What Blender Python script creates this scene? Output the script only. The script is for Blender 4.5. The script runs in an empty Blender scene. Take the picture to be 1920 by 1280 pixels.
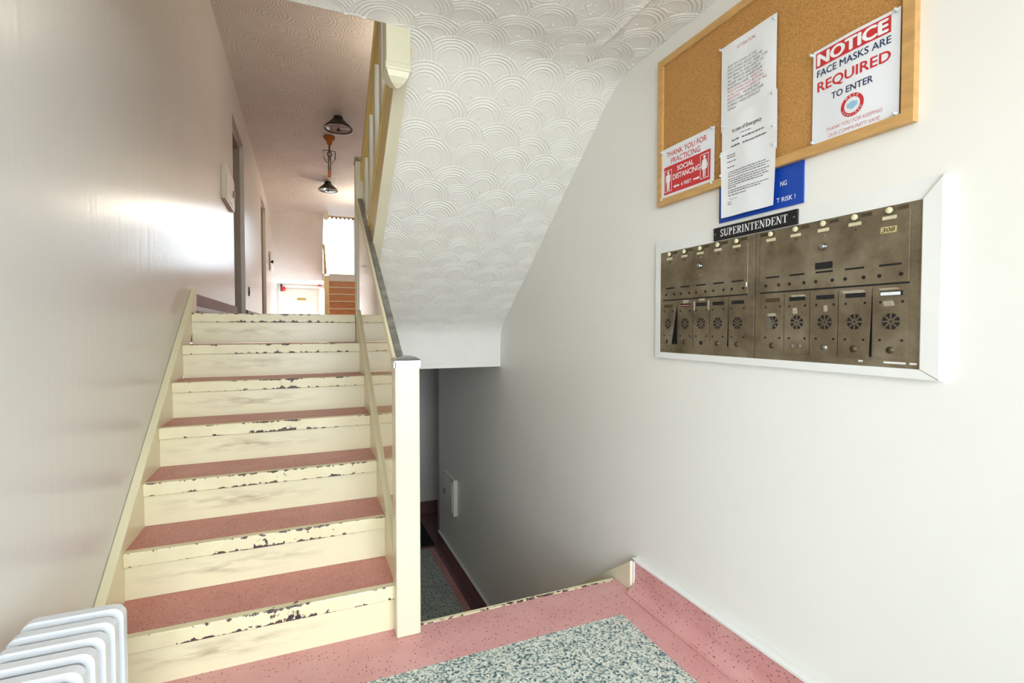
import bpy, bmesh, math, random
import numpy as np
from mathutils import Vector, Matrix

random.seed(7)
rng = np.random.default_rng(7)
SC = bpy.context.scene
COL = SC.collection
PI = math.pi

# ---------------------------------------------------------------- camera
cam_d = bpy.data.cameras.new('camera')
cam_d.sensor_fit = 'HORIZONTAL'
cam_d.sensor_width = 36.0
cam_d.lens = 930.0 / 1920.0 * 36.0
cam_d.clip_start = 0.02
cam = bpy.data.objects.new('camera', cam_d)
COL.objects.link(cam)
cam.location = (0.0, 0.0, 1.22)
cam.rotation_euler = (math.radians(90 - 1.6014), 0.0, math.radians(-22.7954))
SC.camera = cam

# ---------------------------------------------------------------- world, daylight, exposure
world = bpy.data.worlds.new('overcast_sky')
SC.world = world
world.use_nodes = True
wn = world.node_tree.nodes
wl = world.node_tree.links
wn.clear()
wout = wn.new('ShaderNodeOutputWorld')
wbg = wn.new('ShaderNodeBackground')
wbg.inputs['Color'].default_value = (0.79, 0.89, 1.0, 1)
wbg.inputs['Strength'].default_value = 5.0
wl.new(wbg.outputs[0], wout.inputs[0])

SC.view_settings.view_transform = 'Standard'
SC.view_settings.look = 'None'
SC.view_settings.gamma = 1.0
SC.view_settings.use_curve_mapping = False
SC.view_settings.exposure = 1.45


def portal(name, loc, rot, sx, sy):
    l = bpy.data.lights.new(name, 'AREA')
    l.shape = 'RECTANGLE'
    l.size, l.size_y = sx, sy
    l.cycles.is_portal = True
    o = bpy.data.objects.new(name, l)
    o.location = loc
    o.rotation_euler = rot
    COL.objects.link(o)
    return o


portal('entrance_portal', (0.38, -1.12, 1.2), (PI / 2, 0, 0), 1.9, 2.3)
portal('upper_window_portal', (0.38, -1.12, 4.1), (PI / 2, 0, 0), 1.7, 1.6)
portal('far_window_portal', (0.93, 15.2, 3.55), (-PI / 2, 0, 0), 0.95, 1.7)


# ---------------------------------------------------------------- colour + node helpers
def C(r, g, b):
    def f(c):
        c /= 255.0
        return c / 12.92 if c <= 0.04045 else ((c + 0.055) / 1.055) ** 2.4
    return (f(r), f(g), f(b), 1.0)


class NT:
    def __init__(self, name):
        self.m = bpy.data.materials.new(name)
        self.m.use_nodes = True
        self.t = self.m.node_tree
        self.t.nodes.clear()
        self.out = self.n('ShaderNodeOutputMaterial')
        self.p = self.n('ShaderNodeBsdfPrincipled')
        self.l(self.p.outputs[0], self.out.inputs[0])

    def n(self, kind, **kw):
        nd = self.t.nodes.new(kind)
        for k, v in kw.items():
            setattr(nd, k, v)
        return nd

    def l(self, a, b):
        self.t.links.new(a, b)

    def set(self, **kw):
        for k, v in kw.items():
            self.p.inputs[k.replace('_', ' ')].default_value = v

    def pos(self, world=True, stretch=(1, 1, 1)):
        if world:
            g = self.n('ShaderNodeNewGeometry').outputs['Position']
        else:
            g = self.n('ShaderNodeTexCoord').outputs['Object']
        mp = self.n('ShaderNodeMapping')
        mp.inputs['Scale'].default_value = stretch
        self.l(g, mp.inputs[0])
        return mp.outputs[0]

    def noise(self, vec, scale, detail=3, rough=0.55):
        nd = self.n('ShaderNodeTexNoise')
        nd.inputs['Scale'].default_value = scale
        nd.inputs['Detail'].default_value = detail
        nd.inputs['Roughness'].default_value = rough
        self.l(vec, nd.inputs['Vector'])
        return nd.outputs['Fac']

    def vor(self, vec, scale, out='Color', feature='F1', rand=1.0):
        nd = self.n('ShaderNodeTexVoronoi', feature=feature)
        nd.inputs['Scale'].default_value = scale
        nd.inputs['Randomness'].default_value = rand
        self.l(vec, nd.inputs['Vector'])
        return nd.outputs[out]

    def ramp(self, fac, stops, interp='LINEAR'):
        r = self.n('ShaderNodeValToRGB')
        r.color_ramp.interpolation = interp
        e = r.color_ramp.elements
        while len(e) < len(stops):
            e.new(0.5)
        for i, (p, c) in enumerate(stops):
            e[i].position = p
            e[i].color = c if len(c) == 4 else (*c, 1)
        self.l(fac, r.inputs[0])
        return r.outputs[0]

    def mix(self, fac, a, b):
        m = self.n('ShaderNodeMix', data_type='RGBA')
        if isinstance(fac, (int, float)):
            m.inputs[0].default_value = fac
        else:
            self.l(fac, m.inputs[0])
        for v, i in ((a, 6), (b, 7)):
            if isinstance(v, tuple):
                m.inputs[i].default_value = v
            else:
                self.l(v, m.inputs[i])
        return m.outputs[2]

    def math(self, op, a, b=None, clamp=False):
        m = self.n('ShaderNodeMath', operation=op, use_clamp=clamp)
        for v, i in ((a, 0), (b, 1)):
            if v is None:
                continue
            if isinstance(v, (int, float)):
                m.inputs[i].default_value = v
            else:
                self.l(v, m.inputs[i])
        return m.outputs[0]

    def base(self, c):
        self.l(c, self.p.inputs['Base Color'])

    def bump(self, h, strength=0.3, dist=0.002):
        b = self.n('ShaderNodeBump')
        b.inputs['Strength'].default_value = strength
        b.inputs['Distance'].default_value = dist
        self.l(h, b.inputs['Height'])
        self.l(b.outputs[0], self.p.inputs['Normal'])


BW = lambda v: (v, v, v, 1)


def plain(name, col, rough=0.5, metal=0.0, var=0.06, nscale=6, bump=0.0, bscale=60, world=True, coat=0.0, stretch=(1, 1, 1)):
    t = NT(name)
    v = t.pos(world, stretch)
    n = t.noise(v, nscale)
    d = tuple(max(0, c * (1 - var)) for c in col[:3]) + (1,)
    b = tuple(min(1, c * (1 + var)) for c in col[:3]) + (1,)
    t.base(t.ramp(n, [(0.3, d), (0.7, b)]))
    t.set(Roughness=rough, Metallic=metal)
    if coat:
        t.set(Coat_Weight=coat, Coat_Roughness=0.08)
    if bump:
        t.bump(t.noise(v, bscale, 2), bump)
    return t.m


M = {}
# glossy wall paint, faint vertical roller streaks
def wall_mat(name, col, rough, streak=0.25):
    t = NT(name)
    v = t.pos()
    n = t.noise(v, 1.3)
    t.base(t.ramp(n, [(0.3, tuple(c * 0.97 for c in col[:3]) + (1,)), (0.7, col)]))
    t.set(Roughness=rough)
    vs = t.pos(True, (22, 22, 1.2))
    h = t.math('ADD', t.math('MULTIPLY', t.noise(vs, 1.0, 3), 1.0), t.math('MULTIPLY', t.noise(v, 160, 2), 0.25))
    t.bump(h, streak, 0.004)
    return t.m


M['wall_left'] = wall_mat('wall_paint_gloss', C(230, 227, 221), 0.24, 0.22)
M['wall_right'] = wall_mat('wall_paint_satin', C(243, 240, 232), 0.42, 0.12)
M['wall_far'] = wall_mat('wall_paint_pale', C(236, 230, 220), 0.5, 0.1)
M['stucco'] = plain('white_stucco', C(241, 237, 228), 0.55, var=0.02, bump=0.15, bscale=220)
M['white_paint'] = plain('white_gloss_paint', C(238, 237, 232), 0.35, var=0.03, bump=0.08, bscale=90)


def stucco_far():
    t = NT('fan_stucco_far')
    v = t.pos()
    d = t.vor(v, 4.2, 'Distance')
    s = t.math('SINE', t.math('MULTIPLY', d, 70.0))
    t.base(t.ramp(t.noise(v, 2), [(0.3, C(226, 221, 212)), (0.7, C(234, 230, 222))]))
    t.set(Roughness=0.6)
    t.bump(s, 0.25, 0.006)
    return t.m


M['stucco_far'] = stucco_far()


def cream(name, c0, smudge):
    t = NT(name)
    v = t.pos()
    n = t.noise(v, 3.0)
    col = t.ramp(n, [(0.3, tuple(x * 0.94 for x in c0[:3]) + (1,)), (0.7, c0)])
    if smudge:
        # scuffed band where shoes rub, at mid height of every riser (local z)
        o = t.n('ShaderNodeTexCoord').outputs['Object']
        sep = t.n('ShaderNodeSeparateXYZ')
        t.l(o, sep.inputs[0])
        band = t.math('SUBTRACT', 1.0, t.math('MULTIPLY', t.math('ABSOLUTE', t.math('SUBTRACT', sep.outputs[2], 0.075)), 22.0), True)
        xx = t.math('SUBTRACT', 1.0, t.math('MULTIPLY', t.math('ABSOLUTE', t.math('ADD', sep.outputs[0], 0.12)), 2.4), True)
        vs = t.pos(True, (5, 5, 26))
        nn = t.ramp(t.noise(vs, 1.6, 4), [(0.42, BW(0)), (0.72, BW(1))])
        fac = t.math('MULTIPLY', t.math('MULTIPLY', band, xx), t.math('MULTIPLY', nn, 1.0))
        col = t.mix(fac, col, C(160, 138, 100))
    t.base(col)
    t.set(Roughness=0.3)
    t.bump(t.noise(v, 45, 2), 0.12, 0.003)
    return t.m


CREAM = C(238, 228, 190)
M['cream'] = cream('cream_gloss_paint', CREAM, False)
M['riser'] = cream('cream_riser_paint', CREAM, True)
M['newel'] = cream('cream_newel_paint', C(229, 221, 192), False)


def nosing_mat():
    # cream paint worn through to dark metal along the upper and lower edges
    t = NT('chipped_nosing_paint')
    v = t.pos()
    o = t.n('ShaderNodeTexCoord').outputs['Object']
    sep = t.n('ShaderNodeSeparateXYZ')
    t.l(o, sep.inputs[0])
    z = sep.outputs[2]                      # 0 at top edge, -0.055 at bottom
    base = t.ramp(t.noise(v, 8), [(0.3, C(228, 215, 174)), (0.7, C(238, 228, 190))])
    top = t.math('SUBTRACT', 1.0, t.math('MULTIPLY', t.math('ABSOLUTE', z), 85.0), True)
    bot = t.math('SUBTRACT', 1.0, t.math('MULTIPLY', t.math('ABSOLUTE', t.math('ADD', z, 0.054)), 55.0), True)
    top = t.math('MULTIPLY', top, t.math('SUBTRACT', 1.0, t.math('MULTIPLY', sep.outputs[1], 110.0), True))
    edge = t.math('MAXIMUM', top, t.math('MULTIPLY', bot, 0.9))
    xm = t.math('SUBTRACT', 1.0, t.math('MULTIPLY', t.math('ABSOLUTE', t.math('SUBTRACT', sep.outputs[0], 0.05)), 2.6), True)
    n = t.noise(v, 38, 4, 0.6)
    n2 = t.noise(v, 5.0, 2)
    s = t.math('ADD', t.math('MULTIPLY', edge, 0.26), t.math('ADD', t.math('MULTIPLY', xm, 0.13), t.math('ADD', n, t.math('MULTIPLY', n2, 0.35))))
    chip = t.ramp(s, [(0.955, BW(0)), (0.985, BW(1))])
    rust = t.ramp(t.noise(v, 60), [(0.35, C(52, 40, 52)), (0.6, C(92, 58, 48)), (0.8, C(150, 110, 60))])
    t.base(t.mix(chip, base, rust))
    t.set(Roughness=0.38)
    inv = t.math('SUBTRACT', 1.0, chip)
    t.bump(inv, 0.4, 0.002)
    return t.m


M['nosing'] = nosing_mat()


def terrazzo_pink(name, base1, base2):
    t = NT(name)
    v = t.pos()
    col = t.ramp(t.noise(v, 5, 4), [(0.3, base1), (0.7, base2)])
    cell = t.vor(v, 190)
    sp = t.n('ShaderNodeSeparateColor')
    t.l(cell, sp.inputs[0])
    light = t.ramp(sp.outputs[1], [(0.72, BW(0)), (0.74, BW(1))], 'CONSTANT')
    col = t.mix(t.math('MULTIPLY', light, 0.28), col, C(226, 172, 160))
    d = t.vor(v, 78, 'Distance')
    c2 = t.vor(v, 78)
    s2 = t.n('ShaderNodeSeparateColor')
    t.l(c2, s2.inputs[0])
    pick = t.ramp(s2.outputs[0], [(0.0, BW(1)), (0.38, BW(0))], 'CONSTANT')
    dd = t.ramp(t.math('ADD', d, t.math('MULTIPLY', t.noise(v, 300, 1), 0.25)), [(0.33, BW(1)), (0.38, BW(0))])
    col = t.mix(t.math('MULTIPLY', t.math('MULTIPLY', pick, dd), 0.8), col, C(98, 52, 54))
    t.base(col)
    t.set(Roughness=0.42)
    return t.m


M['pink'] = terrazzo_pink('pink_terrazzo', C(190, 118, 110), C(206, 138, 128))
M['pink_floor'] = terrazzo_pink('pink_floor_terrazzo', C(210, 148, 146), C(222, 168, 164))


def terrazzo_green():
    t = NT('green_terrazzo')
    v = t.pos()
    c = t.vor(v, 138)
    s = t.n('ShaderNodeSeparateColor')
    t.l(c, s.inputs[0])
    col = t.ramp(s.outputs[0], [(0.0, C(66, 94, 100)), (0.13, C(126, 148, 147)), (0.30, C(176, 188, 178)), (0.5, C(222, 222, 208)), (0.78, C(196, 202, 188)), (0.9, C(232, 228, 216))], 'CONSTANT')
    t.base(col)
    t.set(Roughness=0.4)
    return t.m


M['green'] = terrazzo_green()
M['panel'] = plain('tan_gloss_panel', C(226, 208, 160), 0.05, var=0.05, nscale=2, coat=1.0)
M['tan'] = plain('tan_and_shade_gloss', C(226, 198, 124), 0.25, var=0.06, nscale=3)  # holds the shade on the upper string and rail; own colour of the far newel
M['rail'] = plain('worn_grey_metal', C(136, 132, 126), 0.38, 0.35, var=0.35, nscale=24, bump=0.1)
M['chrome'] = plain('polished_chrome', C(172, 172, 176), 0.1, 1.0, var=0.03)
M['radiator'] = plain('white_radiator_enamel', C(226, 228, 230), 0.3, var=0.03, nscale=14, bump=0.12, bscale=45)
M['dark'] = plain('dark_recess', C(22, 20, 20), 0.8, var=0.1)
M['black'] = plain('black_plastic', C(20, 20, 22), 0.4, var=0.1)
M['paper'] = plain('white_paper', C(238, 238, 238), 0.6, var=0.015, nscale=12)
M['poster'] = plain('laminated_white_card', C(236, 237, 240), 0.25, var=0.015, nscale=12)
M['red'] = plain('red_print', C(206, 44, 48), 0.35, var=0.03)
M['pink_red'] = plain('faded_red_print', C(206, 120, 124), 0.6, var=0.03)
M['navy'] = plain('navy_print', C(30, 52, 92), 0.4, var=0.03)
M['white_ink'] = plain('white_print', C(242, 242, 242), 0.4, var=0.01)
M['ink'] = plain('grey_ink', C(92, 90, 92), 0.6, var=0.05)
M['ink_dark'] = plain('black_ink', C(40, 38, 40), 0.6, var=0.05)
M['blue'] = plain('blue_sign_enamel', C(20, 70, 170), 0.35, var=0.05)
M['pale_blue'] = plain('pale_blue_print', C(150, 200, 222), 0.5, var=0.03)
M['oak'] = plain('oak_frame', C(206, 160, 98), 0.42, var=0.12, nscale=9, stretch=(6, 1.2, 6))
M['label'] = plain('cream_label_tape', C(214, 204, 168), 0.5, var=0.08, nscale=40)
M['yellow_label'] = plain('yellow_number_sticker', C(206, 190, 128), 0.5, var=0.08, nscale=40)
M['button'] = plain('ivory_button', C(232, 222, 180), 0.3, var=0.03)
M['tape'] = plain('masking_tape_scraps', C(170, 158, 138), 0.6, var=0.15, nscale=60)
M['rubber'] = plain('black_rubber', C(34, 31, 32), 0.8, var=0.15, nscale=30)
M['lamp_metal'] = plain('bronze_lamp_metal', C(84, 76, 66), 0.35, 0.8, var=0.1)
M['lamp_glass'] = plain('grey_lamp_glass', C(140, 142, 140), 0.1, var=0.05)
M['amber'] = plain('amber_lacquer', C(190, 110, 36), 0.3, var=0.1)
M['copper_tip'] = plain('coral_plastic', C(238, 150, 118), 0.4, var=0.05)
M['steel'] = plain('dull_steel', C(150, 146, 136), 0.3, 0.8, var=0.1)
M['box_paint'] = plain('cream_box_enamel', C(226, 220, 202), 0.35, var=0.03)
M['brown_wood'] = plain('varnished_brown_wood', C(212, 144, 80), 0.35, var=0.2, nscale=4, stretch=(1.5, 8, 14))
M['brass'] = plain('brass_plate', C(190, 158, 84), 0.35, 0.6, var=0.1)
M['door'] = plain('grey_door_paint', C(168, 160, 144), 0.35, var=0.05)
M['door_white'] = plain('off_white_door_paint', C(236, 228, 214), 0.4, var=0.03)
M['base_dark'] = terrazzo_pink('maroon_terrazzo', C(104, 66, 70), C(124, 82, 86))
M['concrete'] = plain('pale_concrete', C(176, 174, 168), 0.8, var=0.1, nscale=3)
M['pin'] = plain('clear_pin', C(214, 216, 220), 0.15, var=0.05)


def glass():
    t = NT('window_glass')
    t.t.nodes.remove(t.p)
    tr = t.n('ShaderNodeBsdfTransparent')
    tr.inputs[0].default_value = (0.96, 0.97, 0.97, 1)
    gl = t.n('ShaderNodeBsdfGlossy')
    gl.inputs['Roughness'].default_value = 0.02
    fr = t.n('ShaderNodeFresnel')
    fr.inputs[0].default_value = 1.45
    mx = t.n('ShaderNodeMixShader')
    t.l(fr.outputs[0], mx.inputs[0])
    t.l(tr.outputs[0], mx.inputs[1])
    t.l(gl.outputs[0], mx.inputs[2])
    t.l(mx.outputs[0], t.out.inputs[0])
    return t.m


M['glass'] = glass()


def blind():
    t = NT('white_blind_vinyl')
    t.t.nodes.remove(t.p)
    d = t.n('ShaderNodeBsdfDiffuse')
    d.inputs[0].default_value = (0.9, 0.9, 0.9, 1)
    tr = t.n('ShaderNodeBsdfTranslucent')
    tr.inputs[0].default_value = (0.9, 0.9, 0.9, 1)
    mx = t.n('ShaderNodeMixShader')
    mx.inputs[0].default_value = 0.6
    t.l(d.outputs[0], mx.inputs[1])
    t.l(tr.outputs[0], mx.inputs[2])
    t.l(mx.outputs[0], t.out.inputs[0])
    return t.m


M['blind'] = blind()


def cork():
    t = NT('cork')
    v = t.pos()
    a = t.ramp(t.noise(v, 240, 3, 0.7), [(0.3, C(150, 98, 40)), (0.5, C(190, 136, 70)), (0.72, C(208, 158, 92))])
    b = t.ramp(t.noise(v, 3.5, 2), [(0.3, BW(0)), (0.8, BW(1))])
    t.base(t.mix(t.math('MULTIPLY', b, 0.2), a, C(206, 164, 108)))
    t.set(Roughness=0.85)
    t.bump(t.noise(v, 240, 2), 0.3, 0.001)
    return t.m


M['cork'] = cork()


def bronze():
    t = NT('aged_bronze_plate')
    v = t.pos()
    a = t.ramp(t.noise(v, 9, 5, 0.65), [(0.28, C(108, 95, 76)), (0.5, C(146, 132, 110)), (0.72, C(174, 162, 142))])
    f = t.noise(v, 420, 2)
    a = t.mix(t.math('MULTIPLY', f, 0.3), a, C(110, 96, 70))
    t.base(a)
    t.set(Metallic=0.7)
    t.l(t.ramp(t.noise(v, 14, 4), [(0.3, BW(0.36)), (0.7, BW(0.55))]), t.p.inputs['Roughness'])
    return t.m


M['bronze'] = bronze()
M['bronze_dark'] = plain('dark_bronze_rim', C(92, 80, 58), 0.45, 0.6, var=0.15, nscale=20)


# ---------------------------------------------------------------- mesh helpers
def link_mesh(name, bm, m, parent=None, smooth=False, label=None):
    me = bpy.data.meshes.new(name)
    bmesh.ops.recalc_face_normals(bm, faces=bm.faces[:])
    bm.to_mesh(me)
    bm.free()
    me.materials.append(M[m] if isinstance(m, str) else m)
    if smooth:
        for p in me.polygons:
            p.use_smooth = True
    o = bpy.data.objects.new(name, me)
    COL.objects.link(o)
    if parent is not None:
        o.parent = parent
        r = parent
        off = Vector((0, 0, 0))
        while r is not None:
            off += r.location
            r = r.parent
        o.location = -off
    if label:
        o['label'] = label
    return o


def thing(name, label, cat, loc=(0, 0, 0), group=None):
    o = bpy.data.objects.new(name, None)
    o.empty_display_size = 0.1
    COL.objects.link(o)
    o.location = loc
    o['label'] = label
    o['category'] = cat
    if group:
        o['group'] = group
    return o


def tag(o, label, cat, group=None):
    o['label'] = label
    o['category'] = cat
    if group:
        o['group'] = group
    return o


def struct(o):
    o['kind'] = 'structure'
    return o


def B(x0, x1, y0, y1, z0, z1, bev=0.0, seg=2, bm=None):
    own = bm is None
    if own:
        bm = bmesh.new()
    vs = [bm.verts.new((x, y, z)) for x in (x0, x1) for y in (y0, y1) for z in (z0, z1)]
    fs = [(0, 1, 3, 2), (4, 6, 7, 5), (0, 4, 5, 1), (2, 3, 7, 6), (0, 2, 6, 4), (1, 5, 7, 3)]
    nf = [bm.faces.new([vs[i] for i in f]) for f in fs]
    if bev > 0:
        es = list({e for f in nf for e in f.edges})
        bmesh.ops.bevel(bm, geom=es, offset=bev, segments=seg, affect='EDGES', profile=0.5)
    return bm


def prism(pts, axis, a0, a1, bm=None, bev=0.0):
    """extrude a 2-D outline: axis 'x' -> pts are (y,z); 'y' -> (x,z); 'z' -> (x,y)"""
    if bm is None:
        bm = bmesh.new()

    def P(p, a):
        return {'x': (a, p[0], p[1]), 'y': (p[0], a, p[1]), 'z': (p[0], p[1], a)}[axis]
    lo = [bm.verts.new(P(p, a0)) for p in pts]
    hi = [bm.verts.new(P(p, a1)) for p in pts]
    nf = [bm.faces.new(lo), bm.faces.new(hi[::-1])]
    n = len(pts)
    for i in range(n):
        nf.append(bm.faces.new((lo[i], hi[i], hi[(i + 1) % n], lo[(i + 1) % n])))
    if bev:
        es = list({e for f in nf for e in f.edges})
        bmesh.ops.bevel(bm, geom=es, offset=bev, segments=2, affect='EDGES', profile=0.5)
    return bm


def lathe(prof, center, axis='z', seg=24, bm=None):
    if bm is None:
        bm = bmesh.new()
    rings = []
    for r, a in prof:
        ring = []
        for i in range(seg):
            t = 2 * PI * i / seg
            c, s = r * math.cos(t), r * math.sin(t)
            p = {'z': (c, s, a), 'x': (a, c, s), 'y': (c, a, s)}[axis]
            ring.append(bm.verts.new((center[0] + p[0], center[1] + p[1], center[2] + p[2])))
        rings.append(ring)
    for k in range(len(rings) - 1):
        for i in range(seg):
            j = (i + 1) % seg
            bm.faces.new((rings[k][i], rings[k][j], rings[k + 1][j], rings[k + 1][i]))
    if prof[0][0] > 1e-6:
        bm.faces.new(rings[0][::-1])
    if prof[-1][0] > 1e-6:
        bm.faces.new(rings[-1])
    bmesh.ops.remove_doubles(bm, verts=bm.verts[:], dist=1e-6)
    return bm


def tube(pts, r, seg=8, bm=None):
    if bm is None:
        bm = bmesh.new()
    pts = [Vector(p) for p in pts]
    rings = []
    for i, p in enumerate(pts):
        d = (pts[min(i + 1, len(pts) - 1)] - pts[max(i - 1, 0)]).normalized()
        a = Vector((0, 0, 1)) if abs(d.z) < 0.9 else Vector((1, 0, 0))
        u = d.cross(a).normalized()
        w = d.cross(u)
        rings.append([bm.verts.new(p + r * (math.cos(2 * PI * k / seg) * u + math.sin(2 * PI * k / seg) * w)) for k in range(seg)])
    for k in range(len(rings) - 1):
        for i in range(seg):
            j = (i + 1) % seg
            bm.faces.new((rings[k][i], rings[k][j], rings[k + 1][j], rings[k + 1][i]))
    bm.faces.new(rings[0][::-1])
    bm.faces.new(rings[-1])
    return bm


def S(name, bm, m, parent=None, smooth=False):
    o = link_mesh(name, bm, m, parent, smooth)
    if parent is None:
        struct(o)
    return o


# ---------------------------------------------------------------- dimensions
R, T = 0.187, 0.262              # riser, tread
Y1 = 1.986                       # front of the first nosing
XL, XR = -0.665, 1.425           # left / right wall
XS0, XS1 = -0.632, 0.330         # clear width of the lower flight
ZC = 7 * R                       # corridor floor 1.309
YT = Y1 + 6 * T                  # top nosing 3.558
ZL = 2.43                        # underside of the half landing
ZCEIL = 3.85
YEND = 12.2                      # near edge of the far stairwell
YB = 15.1                        # back wall
ZU = 2 * ZC                      # half landing level 2.618
ZB = -ZC                         # basement floor

# ---------------------------------------------------------------- room shell
# left wall with two door recesses
D1 = (5.98, 7.05, 3.47)
D2 = (9.75, 10.90, 3.55)
wl_bm = bmesh.new()
B(XL - 0.25, XL, -1.1, D1[0], -1.5, 5.4, bm=wl_bm)
B(XL - 0.25, XL, D1[0], D1[1], D1[2], 5.4, bm=wl_bm)
B(XL - 0.25, XL, D1[1], D2[0], -1.5, 5.4, bm=wl_bm)
B(XL - 0.25, XL, D2[0], D2[1], D2[2], 5.4, bm=wl_bm)
B(XL - 0.25, XL, D2[1], YB, -1.5, 5.4, bm=wl_bm)
B(XL - 0.25, XL, D1[0], D1[1], -1.5, ZC - 0.001, bm=wl_bm)
B(XL - 0.25, XL, D2[0], D2[1], -1.5, ZC - 0.001, bm=wl_bm)
S('wall_left', wl_bm, 'wall_left')
for i, d in enumerate((D1, D2)):
    dr = S('door_%d' % (i + 1), B(XL - 0.20, XL - 0.13, d[0], d[1], ZC, d[2]), 'door')
    fr = B(XL - 0.13, XL - 0.045, d[0], d[0] + 0.05, ZC, d[2])
    B(XL - 0.13, XL - 0.045, d[1] - 0.05, d[1], ZC, d[2], bm=fr)
    B(XL - 0.13, XL - 0.045, d[0], d[1], d[2] - 0.05, d[2], bm=fr)
    S('door_frame', fr, 'door', dr)
    S('door_knob', lathe([(0.012, 0), (0.012, 0.03), (0.028, 0.04), (0.03, 0.055), (0.018, 0.07), (0, 0.072)], (XL - 0.13, d[0] + 0.13, ZC + 1.0), 'x', 16), 'steel', dr, True)

# right wall: full height near the viewer, on to the basement corridor
wr = bmesh.new()
B(XR, XR + 0.2, -1.1, 5.55, -1.5, 5.4, bm=wr)
B(XR, XR + 0.2, 5.55, YB, 0.915, 5.4, bm=wr)
S('wall_right', wr, 'wall_right')

# entrance wall behind the camera with glazed door below and a landing window above
wf = bmesh.new()
B(XL - 0.25, -0.55, -1.2, -1.0, -1.5, 5.4, bm=wf)
B(1.31, XR + 0.2, -1.2, -1.0, -1.5, 5.4, bm=wf)
B(-0.55, 1.31, -1.2, -1.0, 2.32, 3.3, bm=wf)
B(-0.55, 1.31, -1.2, -1.0, 4.9, 5.4, bm=wf)
B(-0.55, 1.31, -1.2, -1.0, -1.5, 0.04, bm=wf)
S('wall_front', wf, 'wall_right')
ed = bmesh.new()
for x0, x1 in ((-0.55, -0.49), (0.50, 0.57), (1.25, 1.31)):
    B(x0, x1, -1.13, -1.07, 0.04, 2.32, bm=ed)
for z0, z1 in ((0.04, 0.16), (2.24, 2.32)):
    B(-0.55, 1.31, -1.128, -1.072, z0, z1, bm=ed)
e = S('door_3', ed, 'steel')
S('pane', B(-0.49, 0.50, -1.103, -1.097, 0.16, 2.24), 'glass', e)
S('pane', B(0.57, 1.25, -1.103, -1.097, 0.16, 2.24), 'glass', e)
S('push_bar', tube([(0.40, -1.05, 0.8), (0.40, -1.0, 0.85), (0.40, -1.0, 1.25), (0.40, -1.05, 1.3)], 0.012), 'steel', e, True)
uw = bmesh.new()
for x0, x1 in ((-0.55, -0.49), (0.35, 0.41), (1.25, 1.31)):
    B(x0, x1, -1.13, -1.07, 3.3, 4.9, bm=uw)
for z0, z1 in ((3.3, 3.36), (4.84, 4.9)):
    B(-0.55, 1.31, -1.128, -1.072, z0, z1, bm=uw)
e = S('window_2', uw, 'steel')
S('pane', B(-0.49, 0.35, -1.103, -1.097, 3.36, 4.84), 'glass', e)
S('pane', B(0.41, 1.25, -1.103, -1.097, 3.36, 4.84), 'glass', e)
# pavement outside
S('floor', B(-9, 9, -12, -1.2, -0.35, -0.15), 'concrete')

# landing floor: pink terrazzo border around a green field
GX0, GX1, GY1 = -0.42, 1.238, 1.737
fl = bmesh.new()
B(XL, XR, GY1, 2.0, -0.16, 0.0, bm=fl)
B(GX1, XR, -1.0, GY1, -0.16, 0.0, bm=fl)
B(XL, GX0, -1.0, GY1, -0.16, 0.0, bm=fl)
B(XL, 0.33, 2.0, 2.3, -0.16, 0.0, bm=fl)
f0 = S('floor', fl, 'pink_floor')
S('field', B(GX0, GX1, -1.0, GY1, -0.16, 0.0), 'green', f0)
# corridor floor + slab
cf = bmesh.new()
B(XL, 0.43, YT + 0.036, YEND, ZC - 0.18, ZC, bm=cf)
B(0.43, XR, 3.85, YEND, ZC - 0.18, ZC, bm=cf)
S('floor', cf, 'pink')
S('ceiling', B(0.30, XR + 0.2, 3.64, 6.9, 0.915, 1.12), 'stucco')          # basement ceiling
# basement floor
bf = bmesh.new()
B(1.292, XR, 3.4, 5.56, ZB - 0.1, ZB, bm=bf)
b0 = S('floor', bf, 'pink_floor')
S('field', B(0.38, 1.292, 3.4, 5.56, ZB - 0.1, ZB), 'green', b0)
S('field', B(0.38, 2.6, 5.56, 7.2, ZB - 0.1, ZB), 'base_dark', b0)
# basement walls beyond the right wall's end
S('wall_basement', B(0.30, 2.7, 6.62, 6.8, ZB, 0.915), 'wall_far')
S('wall_side', prism([(2.03, ZB), (2.03, 0.24), (3.53, 1.29), (3.53, 1.12), (3.56, 1.12), (3.56, ZB)], 'x', 0.374, 0.424), 'wall_far')
S('wall_side', B(0.30, 0.36, 3.57, 6.7, ZB, ZC - 0.19), 'wall_far')
S('floor', B(XL - 0.2, 2.8, -1.2, YB + 0.1, ZB - 0.3, ZB - 0.11), 'concrete')
S('ceiling', B(XR + 0.2, 2.75, 5.3, 6.9, 0.915, 1.0), 'stucco')
S('wall_recess', B(2.6, 2.7, 5.5, 6.7, ZB, 0.915), 'wall_far')
S('wall_recess', B(1.6, 2.7, 5.40, 5.54, ZB, 0.915), 'wall_far')
S('baseboard_basement', B(0.36, 2.6, 6.605, 6.62, ZB, ZB + 0.17), 'base_dark')
S('trim_3', B(1.43, 1.50, 5.56, 5.66, ZB, 0.82), 'door')

# half landing behind / above the camera (its underside is the ceiling overhead)
S('ceiling', B(XL, XR, -1.0, 1.26, ZL, ZU), 'stucco')
S('floor', B(XL, XR, 1.26, 2.02, ZL + 0.035, ZU), 'pink')
S('floor', B(0.432, XR, 2.02, 2.19, ZL + 0.09, ZU), 'pink')
S('ceiling', B(XL - 0.1, XR + 0.1, -1.1, 3.98, 5.3, 5.4), 'stucco')
S('wall_upper', B(XL, XR, 3.86, 3.98, ZCEIL, 5.35), 'wall_far')
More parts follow.
